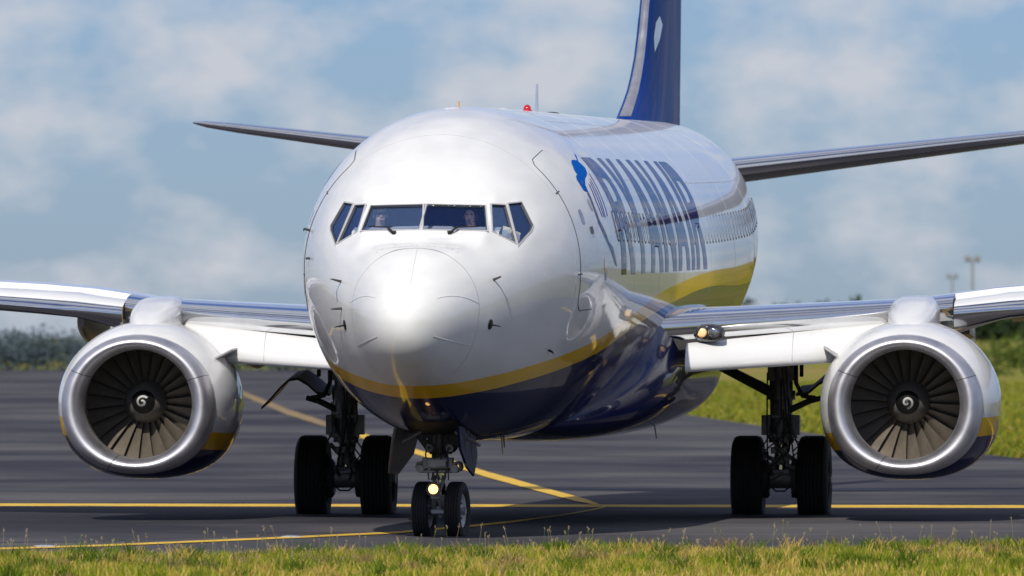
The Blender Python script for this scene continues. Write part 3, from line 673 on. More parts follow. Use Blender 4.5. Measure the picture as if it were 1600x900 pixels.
def arc(cx, cy, rx, ry, a0, a1, n_=12): return [(cx + rx * math.cos(R(a0 + (a1 - a0) * i / n_)), cy + ry * math.sin(R(a0 + (a1 - a0) * i / n_))) for i in range(n_ + 1)]
def rect(x0, y0, x1, y1): return [(x0, y0), (x1, y0), (x1, y1), (x0, y1)]
L_R = [[(0, 0), (.30, 0), (.30, .36), (.42, .36), (.66, 0), (1.0, 0), (.72, .40)] + arc(.58, .69, .40, .31, -62, 90) + [(0, 1)], [(.30, .58)] + arc(.54, .69, .15, .105, -90, 90, 8) + [(.30, .795)]]
L_Y = [[(.35, 0), (.65, 0), (.65, .40), (1.0, 1.0), (.69, 1.0), (.50, .62), (.31, 1.0), (0, 1.0), (.35, .40)]]
L_A = [[(0, 0), (.29, 0), (.36, .20), (.64, .20), (.71, 0), (1.0, 0), (.64, 1.0), (.36, 1.0)], [(.41, .40), (.50, .72), (.59, .40)]]
L_N = [[(0, 0), (.28, 0), (.28, .58), (.70, 0), (1.0, 0), (1.0, 1.0), (.72, 1.0), (.72, .42), (.30, 1.0), (0, 1.0)]]
L_I = [rect(0, 0, 1, 1)]
title = [(L_R, 1.75), (L_Y, 1.75), (L_A, 1.85), (L_N, 1.8), (L_A, 1.85), (L_I, 0.52), (L_R, 1.75)]
gap = (12.9 - sum(w for _, w in title)) / 6
for sg in (1, -1):
    x = 6.85
    for shp, w in (title if sg > 0 else title[::-1]):
        def fn(a, b, x=x, w=w, sg=sg):
            v = x + (a if sg > 0 else 1 - a) * w; z = 3.09 + b * 1.37 + (v - 7) * AT * 0.9
            # equal steps along the skin from the lower to the upper edge
            ta, tb = zt_t(v, 4.46 + (v - 7) * AT * 0.9), zt_t(v, 3.06 + (v - 7) * AT * 0.9)
            return on(v, sg * (tb + (ta - tb) * b), 0.0035)
        slice_map(flat_shape(shp), fn, 'title_letter', MAT['title_paint'], fus, dy=0.04); x += w + gap
# harp: soundbox wing, pillar and strings, aligned in (v, height) space
H_WING = [(896.5, 239), (900, 243), (903.5, 252.5), (909, 257.5), (914, 262.5), (917, 270), (916, 275.5), (913.8, 279.5), (914.2, 289), (919.5, 301), (912, 298), (906.5, 289), (901, 280.5), (899.6, 274.8), (901.5, 273.6), (905.5, 279), (911.5, 288), (909.8, 284), (903.5, 276), (897, 265.5), (892.6, 254), (892.6, 250.6), (895, 249.6), (900.5, 250.8), (901, 249), (898.6, 243.5)]
H_PILLAR = [(919, 299.5), (923.5, 309), (929, 324), (937, 345), (945, 361), (951.5, 378), (957.5, 386), (963.8, 417.5), (960.6, 412), (951, 384), (944, 369), (935, 350), (927.5, 328), (922, 312.5), (917, 302)]
H_STRINGS = [[(921, 272), (935.5, 299), (949, 337)], [(922, 280), (933, 301), (945.5, 339)], [(922, 284.5), (932, 307), (943.5, 339)], [(920.5, 288), (931, 314), (941, 339)]]
def skin_poly(px):
    out = []
    for q_ in px:
        r = vt(*q_)
        if r: out.append(r)
    return out
HW, HP_ = skin_poly(H_WING), skin_poly(H_PILLAR); HS = [skin_poly(q_) for q_ in H_STRINGS]
for sg in (1, -1):
    f = lambda a, b, sg=sg: on(a, sg * b, 0.0035)
    slice_map(flat_shape([HW]), f, 'harp_emblem', MAT['blue_paint'], fus, dx=0.12, dy=0.04)
    slice_map(flat_shape([HP_]), f, 'harp_emblem', MAT['title_paint'], fus, dx=0.12, dy=0.04)
    for st_ in HS: strip([(a, sg * b) for a, b in st_], 0.045, 0.0035, 'harp_string', MAT['title_paint'], nseg=8)
# small notices by the door
for (v, z, hh, m_) in ((5.45, 3.25, .16, 'red_lens'), (5.5, 3.1, .10, 'line_grey'), (4.75, 3.42, .12, 'line_grey')):
    t = zt_t(v, z); patch(v, v + .12, t, t + hh / 1.85, 0.003, 'notice', MAT[m_], fus, 0.004, 4)
t = zt_t(5.3, 3.95); patch(5.22, 5.34, t, t + .09, 0.004, 'static_port', MAT['grey_paint'], fus, 0.07, 10)

# ---- probes, vanes, antennas, lights on the fuselage
def probe(X, Y):
    r = vt(X, Y)
    if not r: return
    P, n_ = surf(*r), nrm(*r); q = MB(); q.tube([P - n_ * .01, P + n_ * .07, P + n_ * .10 + Vector((0, -.03, 0))], [.018, .012, .010], 8); q.tube([P + n_ * .10 + Vector((0, .0, 0)), P + n_ * .105 + Vector((0, -.10, 0)), P + n_ * .105 + Vector((0, -.19, 0))], [.010, .009, .006], 8)
    return q.build('pitot_probe', MAT['dark_metal'], fus)
for q_ in ((533, 440), (534, 482), (771, 437)): probe(*q_)
def vane(X, Y):
    r = vt(X, Y)
    if not r: return
    P, n_ = surf(*r), nrm(*r); q = MB(); side = n_.cross(Vector((0, 0, 1))).normalized(); up_ = side.cross(n_)
    ring = lambda off, rad: [P + n_ * off + (side * math.cos(a) + up_ * math.sin(a)) * rad for a in [2 * math.pi * k / 14 for k in range(14)]]
    q.loft([ring(-.002, .062), ring(.006, .058), ring(.012, .02)], cap1=True)
    q.add([P + n_ * .01 + up_ * .012, P + n_ * .01 - up_ * .012, P + n_ * .13 - up_ * .004, P + n_ * .13 + up_ * .004], [(0, 1, 2, 3)]); q.tube([P, P + n_ * .13], [.012, .006], 6); return q.build('angle_vane', MAT['black'], fus)
for q_ in ((539, 508), (766, 507)): vane(*q_)
def hook(X, Y, s=1.0, name='drain_mast'):
    r = vt(X, Y)
    if r: P, n_ = surf(*r), nrm(*r); q = MB(); q.tube([P - n_ * .01, P + n_ * .05 * s, P + n_ * .06 * s + Vector((0, .06 * s, -.02 * s))], [.016, .012, .006], 7); q.build(name, MAT['black'], fus)
hook(857, 547); hook(484, 360, 1.4, 'static_probe'); hook(484, 404, .8, 'static_probe')
t0 = 5.066
def topz(v): return sect(v)[1]
q = MB(); q.lathe([(0, .05), (.03, .05), (.065, .042), (.085, .02), (.09, .0001)], 'z', 18, (0.02, 14.4, topz(14.4) - .005)); q.lathe([(-.02, .07), (.012, .065), (.014, .05)], 'z', 18, (0.02, 14.4, topz(14.4)))
q.build('beacon', MAT['red_lens'], fus)
q = MB(); q.loft([[(x * s, 15.8 + y0 + y * s2, topz(15.8) + z) for x, y in ((0, -.17), (.020, -.05), (.016, .12), (0, .17), (-.016, .12), (-.020, -.05))] for z, s, s2, y0 in ((-.02, 1.4, 1.2, 0), (.05, 1, 1, .02), (.36, .65, .55, .13))], cap0=True, cap1=True); q.build('antenna', MAT['white_paint'], fus)
def bump(v, u, L, W_, H, m_, name):
    q = MB(); rg = []
    for k in range(9):
        s = math.sin(math.pi * (k + .25) / 8.5); t = u / 1.9; P = surf(v + L * (k / 8 - .5), t)
        rg.append([Vector((P[0] + W_ * s * math.cos(a), P[1], P[2] - .01 + H * s * max(0, math.sin(a)))) for a in [math.pi * j / 8 for j in range(9)]])
    q.loft(rg, closed=False); return q.build(name, m_, fus)
bump(6.0, -0.08, .5, .10, .035, MAT['white_paint'], 'antenna_fairing'); bump(11.2, 0.03, .4, .07, .035, MAT['white_paint'], 'antenna_fairing')
bump(17.7, 0.02, .7, .11, .03, MAT['black'], 'antenna_fairing'); bump(8.6, -.12, .3, .05, .03, MAT['white_paint'], 'antenna_fairing')
q = MB(); q.tube([(0, 6.05, topz(6.05) - .01), (0, 6.05, topz(6.05) + .08)], .008, 7); q.build('antenna', MAT['orange_paint'], fus)
# wipers
for sg in (1, -1):
    nv, poly = WPOLY[0] if sg > 0 else WPOLY[1]
    def wp(X, Y, off, sg=sg):
        p = on_plane(X, Y, WIN[0][0], WIN[0][1]); p = Vector((sg * p[0], p[1], p[2])); return p + nv * off
    a, b, c, d = wp(704, 365, .02), wp(716, 358.5, .035), wp(706, 357.6, .03), wp(748, 357.2, .03)
    q = MB(); q.tube([a, wp(711, 361.5, .05), b], [.016, .012, .009], 6); q.tube([c, b, d], [.007, .010, .007], 6); q.tube([wp(700, 364.4, .0), a], [.03, .024], 8); q.build('wiper', MAT['black'], fus)
q = MB()
def dot(P_, n_, r_d):
    a_ = n_.cross(Vector((0, 0, 1))).normalized(); b_ = a_.cross(n_); q.add([P_ + n_ * .0022 + (a_ * math.cos(k * 1.0472) + b_ * math.sin(k * 1.0472)) * r_d for k in range(6)], [tuple(range(6))])
for k in range(15):
    t_ = -.62 + 1.24 * k / 14; dot(surf(1.33, t_), nrm(1.33, t_), .008)
for X0, X1, Y0 in ((564, 640, 314), (668, 758, 314), (566, 640, 364.5), (668, 756, 364.5)):
    for k in range(22):
        r = vt(X0 + (X1 - X0) * k / 21, Y0)
        if r: dot(surf(*r), nrm(*r), .005)
prop(q.build('screw_heads', MAT['radome_line'], fus, smooth=0), kind='stuff')
# flat black patch painted for the shade inside the nose gear bay
patch(2.75, 4.95, math.pi - .22, math.pi + .22, 0.004, 'wheel_bay_shade', MAT['black'], fus, 0.05, 10)

# ---- cockpit inside
ck = empty('cockpit', (0, 0, 0), 0, plane)
q = MB(); q.box((0, 3.75, 3.4), (2.0, .04, 1.5)); q.box((0, 3.75, 4.22), (1.1, .04, .16)); q.build('bulkhead', MAT['interior'], ck, smooth=0)
q = MB(); q.box((0, 3.05, 2.75), (1.7, 1.3, .04)); q.build('floor', MAT['interior'], ck, smooth=0)
q = MB(); q.loft([[Vector((x, 2.02 + abs(x) * .20, 3.42)) for x in np.linspace(-.85, .85, 13)], [Vector((x, 2.04 + abs(x) * .22, 3.505 + .025 * (abs(x) > .1))) for x in np.linspace(-.85, .85, 13)], [Vector((x, 2.45 + abs(x) * .1, 3.60 - .02 * abs(x))) for x in np.linspace(-.85, .85, 13)], [Vector((x, 2.5 + abs(x) * .1, 3.3)) for x in np.linspace(-.85, .85, 13)]], closed=False)
q.build('glareshield', MAT['glareshield'], ck)
q = MB(); q.box((0, 3.0, 4.0), (.6, .4, .10)); q.build('overhead_panel', MAT['interior'], ck, bevel=.02)
for sg in (1, -1):
    q = MB(); q.box((sg * .53, 3.2, 3.25), (.5, .13, .75)); q.box((sg * .53, 3.17, 3.70), (.28, .10, .2)); q.box((sg * .53, 2.95, 2.95), (.5, .5, .12)); q.build('pilot_seat', MAT['seat_fabric'], ck, bevel=.04)
q = MB(); q.add([(.86, 2.35, 3.45), (1.02, 2.55, 3.44), (1.0, 2.58, 3.56), (.88, 2.42, 3.60)], [(0, 1, 2, 3)]); q.add([(.90, 2.40, 3.44), (1.05, 2.60, 3.42), (1.06, 2.62, 3.52), (.94, 2.44, 3.57)], [(0, 1, 2, 3)]); q.build('chart', MAT['paper'], ck, smooth=0)

# ---- engines
def ring_en(y, a, bt, bb, n_, zc, seg=72):
    out = []
    for k in range(seg):
        th = 2 * math.pi * k / seg; s, c = math.sin(th), math.cos(th); e = 2.0 if c > 0 else n_
        x = a * math.copysign(abs(s) ** (2 / e), s); z = (bt if c > 0 else bb) * math.copysign(abs(c) ** (2 / e), c); out.append((x, y, zc + z))
    return out
EZ = 1.50
def blade_mesh():
    q = MB(); rows = []
    for i in range(9):
        f = i / 8; r = .235 + f * (.76 - .235); tw = R(34 + 32 * f); ch = .23 + .24 * f; row = []
        for k in range(7):
            s = (k / 6 - .5) * ch; cam_ = .022 * (1 - (2 * k / 6 - 1) ** 2); th = .008 * (1 - abs(2 * k / 6 - 1)) + .002
            row.append((s, cam_, th))
        lower = [(s, c_ - t_) for s, c_, t_ in row]; upper = [(s, c_ + t_) for s, c_, t_ in row[::-1]]
        ring = []
        for s, c_ in lower + upper:
            x = s * math.sin(tw) + c_ * math.cos(tw); y = s * math.cos(tw) - c_ * math.sin(tw); ring.append((x, y + .02, math.sqrt(max(r * r - x * x, 0.01))))
        rows.append(ring)
    q.loft(rows, True, True, True); return q
for sg, tl in ((1, 0.10), (-1, -0.10)):
    stripe_paint('nacelle_paint_%s' % ('port' if sg > 0 else 'starboard'), [(0, 1.215), (40, 1.215)], [(0, 0.985), (40, 0.985)], tilt=tl, wave=0.001)
for sg in (1, -1):
    npm = MAT['nacelle_paint_%s' % ('port' if sg > 0 else 'starboard')]
    st = [(.345, .972, .880, .872, 2.25, 1.468), (.45, 1.01, .915, .895, 2.3, 1.474), (.65, 1.06, .96, .925, 2.35, 1.483), (.95, 1.105, 1.0, .955, 2.4, 1.492), (1.3, 1.13, 1.025, .975, 2.4, 1.50), (1.8, 1.13, 1.035, .975, 2.4, 1.50), (2.3, 1.09, 1.02, .96, 2.35, 1.50), (2.9, 1.0, .97, .91, 2.2, 1.50), (3.5, .88, .89, .84, 2.05, 1.50), (4.0, .77, .79, .77, 2.0, 1.50)]
    q = MB(); q.loft([ring_en(*s) for s in st]); cowl = q.build('engine', npm, plane, (sg * 4.83, 13.4, 0))
    cowl['label'] = 'white, yellow and navy engine with grey lip, %s' % ('right in the picture' if sg > 0 else 'left in the picture')
    lip = []
    for k in range(25):                                           # rounded lip from throat over the highlight to the cowl
        a = math.pi * k / 24; f = (1 - math.cos(a)) / 2
        y = .36 * (1 - math.sin(a)) ** 1.0 if True else 0
        y = .36 - .36 * math.sin(a) ** 0.8
        A = .685 + (.972 - .685) * f; BT = .685 + (.880 - .685) * f; BB = .685 + (.872 - .685) * f
        lip.append(ring_en(y, A, BT, BB, 2 + .25 * f, 1.475 - .007 * f))
    q = MB(); q.loft(lip); q.build('inlet_lip', MAT['satin_metal'], cowl)
    for k_ in (13, 40, 60):
        q = MB(); q.loft([[Vector(r_a[k_]) + (Vector(r_a[(k_ + 1) % 72]) - Vector(r_a[k_])).normalized() * d_ + Vector((0, -.0025, 0)) + (Vector(r_a[k_]) - Vector((0, r_a[k_][1], 1.475))).normalized() * (.002 if i_ > 12 else -.002) for i_, r_a in enumerate(lip)] for d_ in (-.004, .004)], False); q.build('lip_seam', MAT['dark_metal'], cowl)
    for dv_, w_ in ((1.28, .010), (2.45, .012)):
        i_ = next(i for i in range(len(st)) if st[i][0] > dv_); a_, b_ = st[i_ - 1], st[i_]; f_ = (dv_ - a_[0]) / (b_[0] - a_[0]); c_s = [x + (y - x) * f_ for x, y in zip(a_, b_)]
        q = MB(); q.loft([ring_en(dv_ + dd_, c_s[1] + .0015, c_s[2] + .0015, c_s[3] + .0015, c_s[4], c_s[5]) for dd_ in (0, w_)]); q.build('cowl_seam', MAT['line_grey'], cowl)
    q = MB(); q.loft([ring_en(.352, .975, .883, .875, 2.25, 1.468), ring_en(.352, .9765, .8845, .8765, 2.25, 1.468), ring_en(.364, .9775, .8855, .8775, 2.25, 1.468)]); q.build('cowl_joint', MAT['dark_metal'], cowl)
    q = MB(); q.loft([ring_en(.36, .685, .685, .685, 2, 1.475), ring_en(.6, .70, .70, .70, 2, 1.485), ring_en(.95, .755, .755, .755, 2, 1.50), ring_en(1.16, .775, .775, .775, 2, EZ)]); q.build('inlet_barrel', MAT['barrel'], cowl)
    q = MB(); q.lathe([(1.03, .757), (1.035, .768), (1.05, .772)], 'y', 72, (0, 0, EZ)); q.build('fan_shroud', MAT['primer'], cowl)
    q = MB(); q.lathe([(1.45, .80), (1.45, .0001)], 'y', 48, (0, 0, EZ)); q.build('fan_backing', MAT['dark_metal'], cowl)
    fb = blade_mesh()
    b0 = fb.build('fan_blade', MAT['fan_metal'], cowl, (0, 1.15, EZ)) if sg > 0 else None
    if sg > 0: BL = b0
    for k in range(24):
        o = b0 if (sg > 0 and k == 0) else linked(BL, cowl, (0, 1.15, EZ)); o.rotation_euler = (0, R(15 * k + (4 if sg > 0 else 9)), 0)
    q = MB(); q.lathe([(1.14, .262), (1.10, .268), (1.02, .262), (.90, .215), (.83, .172), (.80, .150)], 'y', 40, (0, 0, EZ)); sp_ = q.build('spinner', MAT['spinner_grey'], cowl)
    q = MB(); q.lathe([(.80, .150), (.72, .092), (.67, .045), (.65, .015), (.647, .0001)], 'y', 40, (0, 0, EZ)); q.build('spinner_tip', MAT['black'], cowl)
    q = MB(); rows = [[], [], []]; a0 = R(200 if sg > 0 else 70)                # white spiral mark
    for k in range(33):
        f = k / 32; r = .012 + .066 * f ** .9; a = a0 + f * R(430); wd = .013 if f > .2 else .010
        for j, dr in enumerate((-wd, 0, wd)):
            rr = max(.002, r + dr); yy = float(np.interp(rr, [0, .015, .045, .092, .15], [.647, .65, .67, .72, .80])) - .004; rows[j].append((-rr * math.cos(a), yy, EZ + rr * math.sin(a)))
    q.loft(rows, closed=False); q.build('spiral_mark', MAT['gear_white'], cowl)
    # exhaust
    q = MB(); q.loft([ring_en(3.4, .55, .55, .55, 2, EZ), ring_en(4.4, .47, .47, .47, 2, EZ), ring_en(4.9, .36, .36, .36, 2, EZ)]); q.loft([ring_en(4.5, .25, .25, .25, 2, EZ), ring_en(5.3, .08, .08, .08, 2, EZ)]); q.build('exhaust_nozzle', MAT['dark_metal'], cowl)
    # strake on the inboard side
    q = MB(); a = R(-sg * 58); cs = Vector((math.sin(a), 0, math.cos(a))); base = Vector((0, 0, 1.5)) + cs * 1.07
    P = [base + Vector((0, .85, 0)) - cs * .03, base + Vector((0, 1.15, 0)) + cs * .20, base + Vector((0, 1.75, 0)) + cs * .26, base + Vector((0, 1.95, 0)) - cs * .03]
    q.prism(P, Vector((cs[2], 0, -cs[0])) * .028); q.build('strake', MAT['grey_paint'], cowl, smooth=0, bevel=.01)
    # pylon fairing up to the wing
    q = MB(); rows = []
    for y, hw, z0, z1 in ((14.15, .05, 2.25, 2.42), (14.3, .14, 2.25, 2.49), (14.6, .23, 2.25, 2.58), (15.0, .29, 2.2, 2.68), (15.35, .32, 2.2, 2.75), (15.7, .33, 2.15, 2.82), (16.3, .31, 2.1, 2.85), (17.4, .28, 1.9, 2.8), (18.6, .2, 1.9, 2.6)):
        rows.append([(sg * 4.83 + hw * math.copysign(abs(math.sin(t_)) ** .55, math.sin(t_)), y, z0 + (z1 - z0) * (.5 + .5 * math.copysign(abs(math.cos(t_)) ** .55, math.cos(t_)))) for t_ in [2 * math.pi * j / 28 for j in range(28)]])
    q.loft(rows, True, True, True); q.build('pylon', MAT['white_paint'], plane)

# ---- wings
LEV = PC([(0, 12.7), (1.88, 13.9), (4.83, 15.7), (8, 17.36), (17.2, 22.15)])
TEV = PC([(0, 21.3), (1.88, 21.2), (5.6, 20.9), (17.2, 23.4)])
LEZ = PC([(0, 2.36), (1.95, 2.47), (4.5, 2.64), (7, 2.83), (17.2, 3.75)])
def foil(n_=22, up=.036, lo=.078):
    xs = [(1 - math.cos(math.pi * i / n_)) / 2 for i in range(n_ + 1)]
    def yt(x): return (1.4845 * math.sqrt(x) - .63 * x - 1.758 * x * x + 1.4215 * x ** 3 - .518 * x ** 4) / .5
    U = [(x, up * yt(x)) for x in xs]; L = [(x, -lo * yt(x) + .045 * x * x * x * (1 - x) * 4 * lo / .078) for x in xs]
    return U, L
U_, L_ = foil()
def wpt(u, sg, x, y, dv=0, dz=0, ts=1.0):
    le, te = LEV(u), TEV(u); c = te - le; k = ts * (1.0 if u < 5 else max(.72, 1 - (u - 5) * .025))
    if y < 0: k *= 1 - .62 * min(max((u - 5.0) / 1.0, 0), 1)
    if y > 0: k *= 1 + .75 * min(max((u - 4.9) / 1.2, 0), 1)
    return (sg * u, le + x * c + dv, LEZ(u) + y * c * k + dz - x * .02 * c)
NU, NLW = 5, 4                                  # foil points that belong to the metal leading edge
NOSE = [U_[i] for i in range(NU, 0, -1)] + [L_[i] for i in range(0, NLW + 1)]
BODY = [L_[i] for i in range(NLW, len(L_))] + [U_[i] for i in range(len(U_) - 1, NU - 1, -1)]
US = [1.0, 1.6, 2.0, 2.6, 3.2, 3.8, 4.4, 4.83, 5.3, 5.8, 6.5, 7.3, 8.5, 10, 12, 14, 16, 17.1]
for sg in (1, -1):
    side = 'right in the picture' if sg > 0 else 'left in the picture'
    q = MB(); q.loft([[wpt(u, sg, x, y) for x, y in BODY] for u in US], True, True, True); wing = q.build('wing', MAT['white_paint'], plane, smooth=40); wing['label'] = 'white wing with polished leading edge, ' + side
    ends = [u for u in US if u <= 5.3]
    q = MB(); q.loft([[wpt(u, sg, x, y) for x, y in NOSE] for u in ends], False); q.build('leading_edge', MAT['polished_metal'], wing, smooth=60)
    # dark fixed nose behind the slats
    q = MB(); q.loft([[wpt(u, sg, .012 + x, y * .72) for x, y in NOSE] for u in US if u >= 5.3], False); q.build('fixed_nose', MAT['dark_metal'], wing, smooth=60)
    # slats, run out forward and down, with primer-yellow ends
    for (ua, ub) in ((5.32, 9.3), (9.38, 13.2), (13.28, 16.6)):
        rows = []
        for i in range(7):
            u = ua + (ub - ua) * i / 6; dv, dz = -.16, -.09
            outer = [(U_[9][0] * .75, U_[9][1] * .92)] + [U_[k] for k in (6, 5, 4, 3, 2, 1)] + [L_[k] for k in (0, 1, 2, 3)]
            inner = [(L_[3][0] + .004, L_[3][1] * .75), (.02, -.012), (.022, .004), (.04, .014), (U_[6][0], U_[6][1] - .010)]
            rows.append([wpt(u, sg, x, y, dv, dz, 1.12) for x, y in outer + inner])
        q = MB(); q.loft(rows, True, True, True, 0, lambda i_, j_: 1 if j_ < 5 or j_ > 10 else 0)
        q.m[-2:] = [2, 2]; q.build('slat', [MAT['polished_metal'], MAT['white_paint'], MAT['primer']], wing, smooth=50)
    # Krueger flap along the inboard leading edge
    rows = []
    for i in range(9):
        u = 2.06 + (4.46 - 2.06) * i / 8; le, z = LEV(u), LEZ(u); k = 1.0 if u < 4.2 else .9
        prof = [(.10, -.20), (.02, -.235), (-.06, -.30), (-.13, -.38), (-.18, -.46), (-.20, -.53), (-.185, -.58), (-.14, -.605), (-.09, -.59), (-.07, -.53), (-.04, -.44), (.02, -.36), (.10, -.28)]
        t_k = (u - 2.06) / 2.4; top_ = -.235 + .10 * t_k; bot_ = -.60; rows.append([(sg * u, le + a, z + top_ + (b + .20) / (-.605 + .20) * (bot_ - top_)) for a, b in prof])
    q = MB(); q.loft(rows, True, True, True); kf = q.build('krueger_flap', MAT['white_paint'], wing, smooth=45)
    q = MB(); u = 3.35; q.loft([[(sg * (u + du), LEV(u) + a - .004, LEZ(u) - .18 + (b + .20) / (-.405) * -.42) for a, b in prof[:7]] for du in (-.006, .006)], False); q.build('panel_joint', MAT['line_grey'], wing)
    # flaps and their track fairings
    for ua, ub in ((2.1, 5.3), (5.8, 11.5)):
        q = MB(); q.loft([[(sg * u, TEV(u) - .9 + a, LEZ(u) - (.12 if u > 5.5 else .30) + b) for a, b in ((0, .06), (.5, .06), (1.35, -.10), (.6, -.05), (0, -.04))] for u in (ua, (ua + ub) / 2, ub)], True, True, True); q.build('flap', MAT['grey_paint'], wing)
    for u, zb_, y0 in ((4.02, 1.90, 18.2), (6.2, 2.22, 18.4), (9.6, 2.62, 19.8)):
        q = MB(); rows = []
        for k in range(11):
            f = k / 10; s = math.sin(math.pi * min(f * 1.15 + .04, 1)) ** .6 if f < .86 else math.sin(math.pi * .97) ** .6 * (1 - f) / .14
            rows.append([(sg * u + .15 * s * math.cos(a), y0 + 3.2 * f, zb_ + .30 + .30 * s * math.sin(a)) for a in [2 * math.pi * j / 16 for j in range(16)]])
        q.loft(rows, True, True, True); q.build('flap_fairing', MAT['grey_paint'], wing)
    # winglet
    q = MB(); q.loft([[(sg * (17.1 + ox), LEV(17.1) + y0 + a * ch, LEZ(17.1) + zz + b) for a, b in ((0, 0), (.3, .04), (1, 0), (.3, -.04))] for ox, y0, zz, ch in ((0, 0, 0, 1.25), (.25, .25, .2, 1.05), (.45, .7, .9, .85), (.75, 1.6, 2.4, .5))], True, True, True); q.build('winglet', MAT['white_paint'], wing)

# wing-to-body fairing: swells from the belly, flat-sided
FW = PC([(10.2, .55), (11.2, 1.1), (12.2, 1.55), (13.2, 1.84), (14.2, 1.97), (16, 2.02), (19, 2.02), (21, 1.98), (22.5, 1.8), (24, 1.2)])
FB = PC([(10.2, 1.14), (11.5, 1.06), (13, 1.02), (16, 1.02), (19, 1.05), (21, 1.12), (22.5, 1.25), (24, 1.45)])
FT = PC([(10.2, 1.3), (11.2, 1.55), (12.2, 1.9), (13.2, 2.3), (14.2, 2.58), (16, 2.72), (19, 2.75), (22.5, 2.6), (24, 2.0)])
rows = []
for v in np.linspace(10.2, 24, 47):
    w, b, t = FW(v), FB(v), FT(v); zc = b + (t - b) * .62; ring = []
    for j in range(49):
        a = -math.pi * .5 - math.pi * .5 + math.pi * j / 48      # from left rim under the belly to right rim
        c, s = math.cos(a), math.sin(a); ring.append((w * math.copysign(abs(c) ** .72, c), v, zc + (zc - b) * math.copysign(abs(s) ** .72, s)))
    L0 = [(-w * .985, v, zc + (t - zc) * .5), ]; ring = [(-w * .90, v, t), (-w * .975, v, zc + (t - zc) * .55)] + ring + [(w * .975, v, zc + (t - zc) * .55), (w * .90, v, t)]
    rows.append(ring)
q = MB(); q.loft(rows, False); q.build('belly_fairing', MAT['fuselage_paint'], plane, smooth=60)
# root landing lights (lit inner lamp, clear outer lamp), both sides
for sg in (1, -1):
    P = Vector((sg * 2.33, LEV(2.33) - .02, 2.375)); ll = empty('landing_light', (0, 0, 0), 0, plane)
    def oval_l(ax, az, dy, cx=0): return [P + Vector((cx + ax * math.cos(t_), dy, az * math.sin(t_))) for t_ in [2 * math.pi * k / 28 for k in range(28)]]
    q = MB(); q.loft([oval_l(.20, .115, .12), oval_l(.195, .11, -.035), oval_l(.175, .092, -.045), oval_l(.165, .085, .03)], cap1=True); q.build('housing', MAT['black'], ll)
    for cx, mm_ in ((-sg * .085, 'lamp_glow'), (sg * .07, 'lamp_glass')):
        q = MB(); r_l = .062 if mm_ == 'lamp_glow' else .078; q.loft([oval_l(r_l, r_l, -.0, cx), oval_l(r_l * .8, r_l * .8, -.02, cx), oval_l(r_l * .4, r_l * .4, -.03, cx)], cap1=True); q.build('lamp', MAT[mm_], ll)
    q = MB(); q.loft([oval_l(.20, .115, -.03), oval_l(.175, .095, -.055), oval_l(.1, .055, -.068)], cap1=True); q.build('cover_glass', MAT['clear_glass'], ll)

# ---- tail
def tail_foil(n_=14): 
    xs = [(1 - math.cos(math.pi * i / n_)) / 2 for i in range(n_ + 1)]; yt = lambda x: (1.4845 * math.sqrt(x) - .63 * x - 1.758 * x * x + 1.4215 * x ** 3 - .518 * x ** 4)
    return [(x, yt(x)) for x in xs] + [(x, -yt(x)) for x in xs[-2:0:-1]]
TF = tail_foil()
FLE = PC([(5.0, 27.4), (5.40, 29.0), (5.75, 30.3), (6.23, 31.4), (7.2, 32.55), (12.45, 36.3)]); FTE = PC([(5.0, 38.55), (12.45, 39.6)])
def fin_half(v, z):
    c = FTE(z) - FLE(z); x = min(max((v - FLE(z)) / c, 0), 1); yt = (1.4845 * math.sqrt(x) - .63 * x - 1.758 * x * x + 1.4215 * x ** 3 - .518 * x ** 4); return .052 * c * yt
zs = [4.95, 5.2, 5.4, 5.6, 5.8, 6.0, 6.3, 6.7, 7.2, 8, 9.5, 11, 12.45]
q = MB(); q.loft([[(.052 * (FTE(z) - FLE(z)) * y, FLE(z) + x * (FTE(z) - FLE(z)), z) for x, y in TF] for z in zs], True, False, True); fin = q.build('tail_fin', MAT['fin_blue'] if 'fin_blue' in MAT else simple('fin_blue', (0.002, 0.042, 0.26), .4, coat=.16, spec=0, var=.06), plane, smooth=40)
q = MB(); q.loft([[(.052 * (FTE(z) - FLE(z)) * y * 1.02, FLE(z) - .006 + x * (FTE(z) - FLE(z)), z) for x, y in [TF[-1], (TF[-1][0] * .4, TF[-1][1] * .64), TF[0], (TF[1][0] * .4, TF[1][1] * .64), TF[1]]] for z in zs[2:]], False); q.build('leading_edge', MAT['satin_metal'], fin, smooth=60)
for sg in (1, -1):
    f = lambda a, b, sg=sg: Vector((sg * (fin_half(a, b) + .004), a, b))
    slice_map(flat_shape([[(32.35, 6.38), (33.0, 6.58), (33.45, 6.80), (33.15, 6.92), (32.75, 6.82), (32.45, 6.60)]]), f, 'harp_emblem', MAT['harp_pale'], fin, dx=.15, dy=.1)
    if False: slice_map(flat_shape([[(33.15, 7.25), (33.65, 7.16), (34.6, 9.4), (35.6, 10.6), (34.9, 10.6), (34.0, 9.2)]]), f, 'harp_emblem', MAT['harp_pale'], fin, dx=.2, dy=.15)
